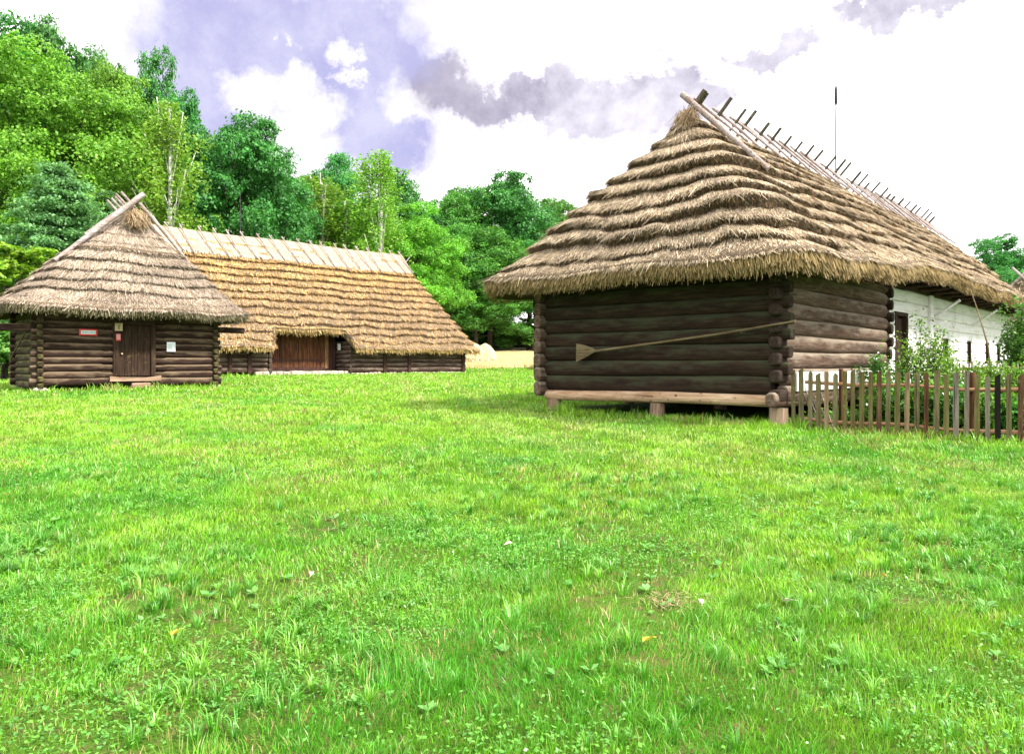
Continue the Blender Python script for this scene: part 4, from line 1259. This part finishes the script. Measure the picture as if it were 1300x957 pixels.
# undergrowth shrubs along the forest edge
us = [(612, 408, 97, 80, 'low shrub in deep shade between the two haystacks and the trees'), (648, 412, 95, 80, 'low spreading shrub right of the two haystacks'), (684, 410, 96, 80, 'low spreading shrub beside the farmhouse corner'), (598, 395, 88, 60, 'left shrub behind the haystacks'), (632, 400, 90, 60, 'middle shrub behind the harvested field'), (668, 398, 86, 70, 'right shrub at the field edge by the farmhouse'),
      (10, 385, 34, 110, 'leafy shrub behind the left eave of the granary'), (-45, 370, 33, 110, 'leafy shrub at the far left beyond the granary beam'),
      (700, 405, 84, 60, 'shrub hidden mostly behind the farmhouse corner')]
for i, (px, ty, Y, w, lb) in enumerate(us):
    tree('bush', i % 3, px, ty, Y, w, lb, 'shrubs at the forest edge', cat='bush')

# ================================================================== garden plants
def shrub(name, label, x, y, w, h, n, lsize, pal, seed, stems=14, flowers=0, group=None, airy=1.0, cat='bush'):
    z = float(terrain(x, y)); root = empty(name, (x, y, z)); tag(root, label, cat, group)
    rs = np.random.default_rng(seed); mb = MB(); VV = []; CC = []; pal = np.array(pal); FV = []
    for s in range(stems):
        a = rs.uniform(0, 6.283); sp = rs.uniform(.1, 1.0)*w/2; hh = h*rs.uniform(.6, 1.0)*(1-.25*sp/(w/2))
        p0 = Vector((math.cos(a)*sp*.3, math.sin(a)*sp*.3, -.03)); p1 = Vector((math.cos(a)*sp, math.sin(a)*sp, hh))
        mid = p0.lerp(p1, .5)+Vector((0, 0, hh*.1)); mb.tube([p0, mid, p1], [.010, .007, .003], 5)
        m = int(n/stems); t = rs.uniform(.12, 1.03, m)
        P0 = np.array(p0); Pm = np.array(mid); P1 = np.array(p1); tt = t[:, None]
        cen = (1-tt)**2*P0+2*tt*(1-tt)*Pm+tt**2*P1+rs.normal(0, .085*airy, (m, 3))*(w/1.2)
        cen[:, 2] = np.maximum(cen[:, 2], .02)
        nr = rs.normal(0, .6, (m, 3))+np.array([0, 0, .7]); nr /= np.linalg.norm(nr, axis=1, keepdims=True)
        VV.append(leafcards(cen, nr, lsize*rs.uniform(.6, 1.4, m), rs)); CC.append(np.repeat(pal[rs.integers(0, len(pal), m)]*rs.uniform(.75, 1.25, m)[:, None], 4, 0))
        if flowers:
            k = max(1, int(flowers/stems)); fc = cen[rs.integers(0, m, k)]+rs.normal(0, .03, (k, 3))
            FV.append(leafcards(fc, np.tile(np.array([[.3, -.8, .5]])/.99, (k, 1)), np.full(k, lsize*.9), rs))
    V = np.concatenate(VV); npmesh('foliage', V, np.arange(len(V)).reshape(-1, 4), M['leaf'], root, tint=np.concatenate(CC))
    mb.build('stems', M['bark'], root)
    if flowers:
        V = np.concatenate(FV); npmesh('blossom', V, np.arange(len(V)).reshape(-1, 4), M['leaf'], root, tint=np.full((len(V), 3), .75))
    return root
gl = [(.12, .27, .03), (.16, .33, .04), (.08, .20, .025), (.22, .38, .06)]
gd = [(.06, .19, .035), (.085, .25, .04), (.05, .15, .03), (.13, .31, .05)]
def at(px, Y): return (px-650)/950*Y, Y
x, y = at(1172, 14.6); shrub('bush', 'airy pale green bush in front of the white wall and doorway', x, y, 1.45, 2.05, 4200, .06, gl, 1, 26, 60, airy=.9)
x, y = at(1118, 14.6); shrub('bush', 'darker leafy bush against the end of the dark log wall', x, y, .85, 1.35, 2200, .06, gd, 2, 16, 10)
x, y = at(1206, 15.2); shrub('bush', 'low loose bush below the first small window', x, y, .9, 1.65, 1500, .055, gl, 3, 14, 30)
x, y = at(1296, 18.5); shrub('bush', 'dense green bush past the far end of the white wall', x, y, 1.3, 2.7, 5200, .085, gd, 4, 24, 0)
GP = 'garden plants behind the picket fence'
lbs = ['at the corner post', 'second from the corner', 'third from the corner', 'below the dark bush', 'left of the doorway bush', 'below the doorway bush', 'right of the doorway bush', 'left of the brown post', 'behind the brown post', 'behind the charred picket', 'near the photo edge', 'at the photo edge']
for i, px in enumerate([1030, 1056, 1082, 1106, 1130, 1152, 1176, 1200, 1224, 1248, 1274, 1300]):
    s = fence_s(px); p = F0+FD*s+FN*random.uniform(.55, 1.1)
    hh = (.35 if i < 3 else .85+random.uniform(-.12, .18))
    shrub('garden_plant', 'leafy green garden plant behind the fence '+lbs[i], p.x, p.y, .75, hh, 1500 if i > 2 else 500, .075, gd if i % 3 else gl, 20+i, 14, 12 if i % 2 else 0, GP, cat='plant')
for i, px in enumerate([1225, 1258, 1290]):
    x, y = at(px, 15.2+i*.3); shrub('garden_plant', 'tall weed in the garden behind the fence '+['left of the leaning pole', 'at the foot of the leaning pole', 'right of the leaning pole'][i], x, y, .9, 1.25, 1500, .075, gl, 50+i, 14, 25, GP, cat='plant')

# ================================================================== grass
def inside(x, y, o, c, s, x0, x1, y0, y1):
    dx = x-o[0]; dy = y-o[1]; lx = dx*c+dy*s; ly = -dx*s+dy*c
    return (lx > x0) & (lx < x1) & (ly > y0) & (ly < y1)
TRK = [(-5.5, 40), (-3.6, 30), (-2.2, 22), (-1.0, 16), (.9, 11.5), (3.2, 9.0), (6.5, 7.6), (10, 7.0)]
def grass_mesh():
    rs = np.random.default_rng(99); V = []; C = []
    zones = [(2.6, 5.0, 7500, .0042, .050), (5.0, 8.0, 4000, .0062, .050), (8.0, 13, 1700, .0105, .052), (13, 20, 700, .017, .058), (20, 34, 230, .030, .065), (34, 60, 50, .06, .075)]
    for (ya, yb, dens, bw, bh) in zones:
        area = (yb-ya)*(.74*(ya+yb)+2.0); n = int(area*dens)
        y = ya+(yb-ya)*rs.random(n); y = np.where(rs.random(n) < (y/yb), y, rs.uniform(ya, yb, n))
        x = rs.uniform(-1, 1, n)*(.72*y+1.0)
        tuft = fbm(x*3.6, y*3.6, 3); tall = np.clip((tuft-.56)*6, 0, 1)
        patch = .5*fbm(x*.4+3, y*.4, 8)+.5*fbm(x*1.3+3, y*1.3, 18); fine = fbm(x*5, y*5, 11, 2)
        bare = fbm(x*1.3+9, y*1.3, 21)+.13*np.exp(-((x+.75)/.9)**2-((y-3.9)/.7)**2)
        keep = ~inside(x, y, (4.47, 12.5), .6767, .7364, .35, 21, .35, 5.0) & ~inside(x, y, (-13.9, 22), .7415, .671, .1, 5.0, .1, 3.5) & ~inside(x, y, (-3.39, 52), .7177, .6965, -27, 0, .0, 9.5) & ~inside(x, y, (-3.39, 52), .7177, .6965, -15.2, -9.8, -.3, 2)
        keep &= rs.random(n) < np.clip(1.25-1.1*np.clip((bare-.56)*8, 0, 1)*np.clip((9-y)/3, .15, 1), 0, 1)
        x, y, tuft, tall, patch, fine, bare = (a[keep] for a in (x, y, tuft, tall, patch, fine, bare)); n = len(x)
        z = terrain(x, y)
        near_house = inside(x, y, (4.47, 12.5), .6767, .7364, -.55, .4, -.3, 5.4) | inside(x, y, (-13.9, 22), .7415, .671, -.3, 5.4, -.5, .2) | inside(x, y, (F0.x, F0.y), FD.x, FD.y, -.2, 6, -.22, .4) | inside(x, y, (-3.39, 52), .7177, .6965, -20, -14.6, -.9, 0)
        hgt = bh*rs.uniform(.45, 1.15, n)*(1+.9*tall)*np.where(near_house, 2.1, 1)*np.where(y > 8, np.clip(1-.0*(y-8), .6, 1), 1)
        a = rs.uniform(0, 6.283, n)+0; 
        clumpdir = fbm(x*1.7, y*1.7, 31)*12
        lean = rs.uniform(.15, .75, n)*hgt
        la = np.where(rs.random(n) < .35, clumpdir, rs.uniform(0, 6.283, n))
        dx = np.cos(la)*lean; dy = np.sin(la)*lean
        wv = bw*rs.uniform(.6, 1.3, n)
        wx = np.cos(a)*wv/2; wy = np.sin(a)*wv/2
        P = np.stack([x, y, z-.005], -1)
        Wv = np.stack([wx, wy, np.zeros(n)], -1)
        M1 = P+np.stack([dx*.35, dy*.35, hgt*.62], -1); T1 = P+np.stack([dx, dy, hgt], -1)
        v = np.stack([P-Wv, P+Wv, M1+Wv*.8, M1-Wv*.8, T1+Wv*.15, T1-Wv*.15], 1)
        V.append(v.reshape(-1, 3))
        # colours: yellow green meadow, bluer tufts, dry tips
        yel = np.array([.27, .50, .035]); gre = np.array([.085, .34, .022]); blu = np.array([.09, .31, .028]); dry = np.array([.42, .38, .14])
        yfar = np.clip((y-5)/9, 0, 1)
        hgt_t = None
        m = np.clip((patch-.42)*3.2+.22+.45*yfar+rs.normal(0, .16, n), 0, 1)[:, None]
        c = gre*(1-m)+yel*m
        tb = np.clip(tall*.5*(1-.7*yfar)+rs.normal(0, .1, n), 0, .9)[:, None]; c = c*(1-tb)+blu*tb
        # faint worn track curving between the buildings
        dmin = np.full(n, 9.)
        for (ax, ay), (bx__, by__) in zip(TRK[:-1], TRK[1:]):
            vx, vy = bx__-ax, by__-ay; tt = np.clip(((x-ax)*vx+(y-ay)*vy)/(vx*vx+vy*vy), 0, 1)
            dmin = np.minimum(dmin, np.hypot(x-ax-tt*vx, y-ay-tt*vy))
        tk = (np.exp(-((dmin-.75)/.32)**2)*np.clip(.35+fine, 0, 1))[:, None]*.62
        c = c*(1-tk)+np.array([.40, .52, .13])*tk
        dr = (rs.random(n) < (.05+.28*np.clip((bare-.55)*6, 0, 1)))[:, None]; c = np.where(dr, dry, c)
        c = c*rs.uniform(.55, 1.3, n)[:, None]*(.65+.65*fine)[:, None]
        C.append(np.repeat(c, 6, 0))
    # splayed tufts standing out of the mown turf
    nt_ = 1900; ty = rs.uniform(2.9, 8.5, nt_); ty = np.where(rs.random(nt_) < ty/8.5, ty, rs.uniform(2.9, 6, nt_)); tx = rs.uniform(-1, 1, nt_)*(.71*ty+.6)
    tn = fbm(tx*.8+5, ty*.8, 71); kp = rs.random(nt_) < np.clip((tn-.38)*4, .08, 1); tx, ty = tx[kp], ty[kp]; nt_ = len(tx)
    per = 26; th_ = np.repeat(rs.uniform(.055, .125, nt_), per); tr = np.repeat(rs.uniform(.012, .035, nt_), per)
    n = nt_*per; a = rs.uniform(0, 6.283, n); rr = tr*np.sqrt(rs.random(n))
    x = np.repeat(tx, per)+np.cos(a)*rr; y = np.repeat(ty, per)+np.sin(a)*rr; z = terrain(x, y)-.004
    hgt = th_*rs.uniform(.55, 1.1, n); lean = hgt*rs.uniform(.25, 1.1, n); la = a+rs.normal(0, .4, n)
    dx = np.cos(la)*lean; dy = np.sin(la)*lean; wv = (.0035+.0006*np.repeat(ty, per))*rs.uniform(.7, 1.3, n); a2 = la+1.57
    P = np.stack([x, y, z], -1); Wv = np.stack([np.cos(a2)*wv/2, np.sin(a2)*wv/2, np.zeros(n)], -1)
    M1 = P+np.stack([dx*.3, dy*.3, hgt*.72], -1); T1 = P+np.stack([dx, dy, hgt*.95], -1)
    V.append(np.stack([P-Wv, P+Wv, M1+Wv*.8, M1-Wv*.8, T1+Wv*.12, T1-Wv*.12], 1).reshape(-1, 3))
    tcol = np.array([(.10, .32, .03), (.15, .38, .05), (.085, .28, .022), (.19, .43, .04)])[rs.integers(0, 4, nt_)]
    C.append(np.repeat(np.repeat(tcol, per, 0)*rs.uniform(.7, 1.3, n)[:, None], 6, 0))
    V = np.concatenate(V); C = np.concatenate(C); nb = len(V)//6; b = np.arange(nb)*6
    q = np.concatenate([np.stack([b, b+1, b+2, b+3], -1), np.stack([b+3, b+2, b+4, b+5], -1)])
    o = npmesh('grass', V, q, M['grass'], None, tint=C)
    tag(o, 'short green grass of the meadow', 'grass', kind='stuff'); print('blades', nb)
grass_mesh()
# clover and small broad leaves
def clover():
    rs = np.random.default_rng(77); n = 100000
    y = rs.uniform(2.8, 10, n); y = np.where(rs.random(n) < y/10, y, rs.uniform(2.8, 7, n)); x = rs.uniform(-1, 1, n)*(.72*y+.8)
    m = fbm(x*1.1+40, y*1.1, 61); keep = rs.random(n) < np.clip((m-.45)*5, 0.03, 1)
    x, y = x[keep], y[keep]; n = len(x)
    cen = np.stack([x, y, terrain(x, y)+rs.uniform(.02, .065, n)], -1)
    nr = rs.normal(0, .35, (n, 3))+np.array([0, 0, 1]); nr /= np.linalg.norm(nr, axis=1, keepdims=True)
    V = leafcards(cen, nr, rs.uniform(.012, .026, n), rs, .1)
    # wider leaves
    c = np.array([(.10, .33, .035), (.15, .40, .04), (.08, .26, .03)])[rs.integers(0, 3, n)]*rs.uniform(.75, 1.25, n)[:, None]
    o = npmesh('clover', V, np.arange(len(V)).reshape(-1, 4), M['grass'], None, tint=np.repeat(c, 4, 0)); tag(o, 'clover leaves growing among the grass', 'clover', kind='stuff')
clover()
# broad-leaved weeds: rosettes
rs = np.random.default_rng(5); VV = []; CC = []; nros = 0
for i in range(320):
    y = rs.uniform(3.2, 12); x = rs.uniform(-1, 1)*(.70*y); z = float(terrain(x, y)); r = rs.uniform(.025, .07)
    for k in range(rs.integers(4, 8)):
        a = rs.uniform(0, 6.283); d = np.array([math.cos(a), math.sin(a), rs.uniform(.3, .9)]); d /= np.linalg.norm(d); s = np.array([-math.sin(a), math.cos(a), 0])
        p = np.array([x, y, z+.015]); w = r*rs.uniform(.25, .4)
        VV += [p, p+d*r*.55+s*w, p+d*r*1.1+np.array([0, 0, -.01]), p+d*r*.55-s*w]; c = np.array([(.08, .28, .04), (.12, .34, .05), (.16, .38, .09)])[rs.integers(0, 3)]; CC += [c]*4
V = np.array(VV); o = npmesh('weeds', V, np.arange(len(V)).reshape(-1, 4), M['grass'], None, tint=np.array(CC)); tag(o, 'low broad leaved weeds scattered through the grass', 'weeds', kind='stuff')
# stubble in the field
rs = np.random.default_rng(6); n = 60000; y = rs.uniform(59, 80, n); x = rs.uniform(-8, 8, n); z = terrain(x, y)+.02; h = rs.uniform(.1, .35, n)
P = np.stack([x, y, z], -1); w = np.array([.03, 0, 0]); T1 = P+np.stack([rs.normal(0, .06, n), rs.normal(0, .06, n), h], -1)
V = np.stack([P-w, P+w, T1+w*.4, T1-w*.4], 1).reshape(-1, 3); c = np.array([(.66, .54, .28), (.75, .66, .40), (.56, .46, .2)])[rs.integers(0, 3, n)]
tag(npmesh('stubble', V, np.arange(4*n).reshape(-1, 4), M['straw'], None, tint=np.repeat(c, 4, 0)), 'pale straw stubble covering the harvested field', 'stubble', kind='stuff')

# fallen leaves
fl = [(224, 803, 'y', 'bright yellow fallen leaf in the grass at the lower left'), (645, 691, 'w', 'pale round fallen leaf in the grass at the middle'), (889, 764, 'w', 'cream fallen leaf right of the dry grass patch'),
      (395, 729, 'p', 'small pinkish fallen leaf in the centre left grass'), (1001, 763, 'w', 'cream fallen leaf in the grass at the right'), (823, 812, 'y', 'small orange yellow fallen leaf below the dry grass patch'), (1122, 731, 'o', 'small orange fallen leaf in the right grass')]
lm = {'y': plain('yellow leaf', (.75, .55, .03), .6), 'w': plain('cream leaf', (.75, .68, .48), .6), 'p': plain('pink leaf', (.62, .42, .33), .6), 'o': plain('orange leaf', (.62, .36, .10), .6)}
for px, py, c, lb in fl:
    # where the sight line meets the meadow
    Y = 4.
    for _ in range(20): Y = (1.5-float(terrain((px-650)/950*Y, Y))-.05)*950/(py-462)
    x = (px-650)/950*Y; mb = MB(); L = .036 if c in 'yw' else .025
    vs = [(-L, 0, 0), (-.4*L, .55*L, .01), (.5*L, .5*L, .012), (1.1*L, 0, .0), (.5*L, -.5*L, .014), (-.4*L, -.55*L, .008), (0, 0, -.004)]
    mb.add(vs, [(k, (k+1) % 6, 6) for k in range(6)]); mb.tube([(-L, 0, 0), (-1.5*L, .1*L, -.006)], .0015, 4)
    o = mb.build('fallen_leaf', lm[c], None); o.location = (x, Y, float(terrain(x, Y))+.055); o.rotation_euler = (random.uniform(.2, .6), random.uniform(-.3, .3), random.uniform(0, 6))
    tag(o, lb, 'leaf', 'fallen leaves in the grass')
# dry cut grass patch
rs = np.random.default_rng(8); n = 170; py = 752; Y = 1.35*950/(py-462); x0 = (857-650)/950*Y
x = x0+rs.normal(0, .10, n); y = Y+rs.normal(0, .07, n); z = terrain(x, y)+rs.uniform(.01, .05, n); a = rs.uniform(0, 6.28, n); L = rs.uniform(.02, .06, n)
P = np.stack([x, y, z], -1); D = np.stack([np.cos(a)*L, np.sin(a)*L, rs.normal(0, .008, n)], -1); w = np.stack([-np.sin(a), np.cos(a), a*0], -1)*.002
V = np.stack([P-w, P+w, P+D+w, P+D-w], 1).reshape(-1, 3); c = np.array([(.36, .24, .14), (.26, .17, .10), (.45, .34, .2)])[rs.integers(0, 3, n)]
tag(npmesh('hay_wisp', V, np.arange(4*n).reshape(-1, 4), M['straw'], None, tint=np.repeat(c, 4, 0)), 'small brown wisp of dry hay lying on the right meadow', 'hay', kind='stuff')

# ================================================================== sky, sun, camera
SUN_EL = R(48); sun_h = Vector((.86, -.51)).normalized()
sun_az = math.atan2(sun_h.x, sun_h.y)   # clockwise from +Y
w = bpy.data.worlds.new('World'); scene.world = w; w.use_nodes = True
nt = w.node_tree; nt.nodes.clear(); g = N(nt)
out = nt.nodes.new('ShaderNodeOutputWorld')
sky = g.n('ShaderNodeTexSky', sky_type='NISHITA', sun_disc=False, sun_elevation=SUN_EL, sun_rotation=sun_az)
sky.air_density = 1.0; sky.dust_density = 2.0; sky.ozone_density = 1.5
dirv = g.n('ShaderNodeTexCoord').outputs['Generated']
nrm = g.n('ShaderNodeVectorMath', {0: dirv}, operation='NORMALIZE').outputs[0]
# ragged distortion
n1 = g.n('ShaderNodeTexNoise', {'Vector': nrm, 'Scale': 10.0, 'Detail': 9.0, 'Roughness': .68})
dis = g.n('ShaderNodeVectorMath', {0: n1.outputs['Color'], 1: (.5, .5, .5)}, operation='SUBTRACT').outputs[0]
dis = g.n('ShaderNodeVectorMath', {0: dis, 'Scale': .15}, operation='SCALE').outputs[0]
dd = g.n('ShaderNodeVectorMath', {0: nrm, 1: dis}, operation='ADD').outputs[0]
def sdir(px, py):
    v = Vector((px-650, 950, 462-py)).normalized(); return v
def blobs(lst):
    cur = None
    for px, py, r, flat in lst:
        c = sdir(px, py)
        sub = g.n('ShaderNodeVectorMath', {0: dd, 1: c}, operation='SUBTRACT').outputs[0]
        sc = g.n('ShaderNodeVectorMath', {0: sub, 1: (1, 1, flat)}, operation='MULTIPLY').outputs[0]
        ln = g.n('ShaderNodeVectorMath', {0: sc}, operation='LENGTH').outputs['Value']
        f = g.math('SUBTRACT', 1.0, g.math('DIVIDE', ln, r))
        cur = f if cur is None else g.math('MAXIMUM', cur, f)
    return cur
hole = blobs([(290, 75, .115, 1.1), (340, 45, .10, 1.2), (440, 45, .10, 1.2), (470, 80, .09, 1.2), (400, 110, .12, 1.3), (300, 130, .11, 1.4), (450, 145, .11, 1.3), (500, 180, .07, 1.6), (250, 100, .07, 1.2), (430, 185, .06, 1.8),
              (-2600, 60, .4, 1.5), (3900, 100, .35, 1.5)])
clear = blobs([(315, 130, .040, 1.2), (378, 118, .032, 1.4), (395, 140, .040, 2.0), (430, 68, .022, 1.6), (362, 50, .012, 1.2), (370, 190, .055, 1.3), (440, 100, .02, 2), (540, 125, .05, 1.5)])
n2 = g.noise(nrm, 14, 6, .65)
hm = g.val(hole, -.22, .34)
cm = g.val(clear, -.3, .5)
hm = g.math('MULTIPLY', hm, g.math('SUBTRACT', 1.0, cm))
# thin veil variation
hm = g.math('MULTIPLY', hm, g.val(n2, .35, .68, 1.0, .72))
grey = blobs([(600, 122, .085, 2.6), (660, 122, .10, 2.8), (730, 118, .10, 2.6), (800, 125, .12, 2.2), (850, 120, .10, 1.6), (980, 66, .085, 3.2), (1150, 2, .13, 6.0), (760, 150, .14, 3.0), (560, 95, .06, 2.0)])
gm = g.math('MULTIPLY', g.val(grey, -.1, .45), g.val(n2, .3, .7, 1.0, .72))
thick = g.val(hole, -1.1, -.15, 1.0, 0.0)
cloud = g.mix(thick, g.mix(g.val(n2, .35, .6), (3.7, 3.6, 3.95), (4.6, 4.55, 4.6)), (9.6, 9.4, 9.6))
cloud = g.mix(gm, cloud, (1.6, 1.48, 1.95))
blue = g.mix(.93, g.mix(1.0, sky.outputs[0], (1.0, .86, .9), 'MULTIPLY'), (1.85, 1.80, 2.95))
col = g.mix(hm, cloud, blue)
# below the horizon keep it dim
z = g.n('ShaderNodeSeparateXYZ', {'Vector': nrm}).outputs['Z']
bg = g.n('ShaderNodeBackground', {'Color': col, 'Strength': .12})
nt.links.new(bg.outputs[0], out.inputs[0])

sl = bpy.data.lights.new('sun', 'SUN'); sl.energy = 3.4; sl.angle = R(4.0); sl.color = (1, .95, .86)
so = bpy.data.objects.new('sun', sl); COL.objects.link(so)
sd = Vector((sun_h.x*math.cos(SUN_EL), sun_h.y*math.cos(SUN_EL), math.sin(SUN_EL)))
so.rotation_euler = sd.to_track_quat('Z', 'Y').to_euler(); so.location = (20, -10, 30)

cam = bpy.data.cameras.new('camera'); co = bpy.data.objects.new('camera', cam); COL.objects.link(co)
co.location = (0, 0, 1.5); co.rotation_euler = (R(90), 0, 0)
cam.sensor_width = 36; cam.lens = 36*950/1300; cam.shift_y = -(478.5-462)/1300; cam.clip_end = 2000; cam.clip_start = .05
scene.camera = co
vs_ = scene.view_settings; vs_.view_transform = 'Standard'; vs_.look = 'None'; vs_.gamma = 1; vs_.use_curve_mapping = False; vs_.exposure = 1.3
scene.cycles.max_bounces = 6; scene.cycles.diffuse_bounces = 3; scene.cycles.transmission_bounces = 4
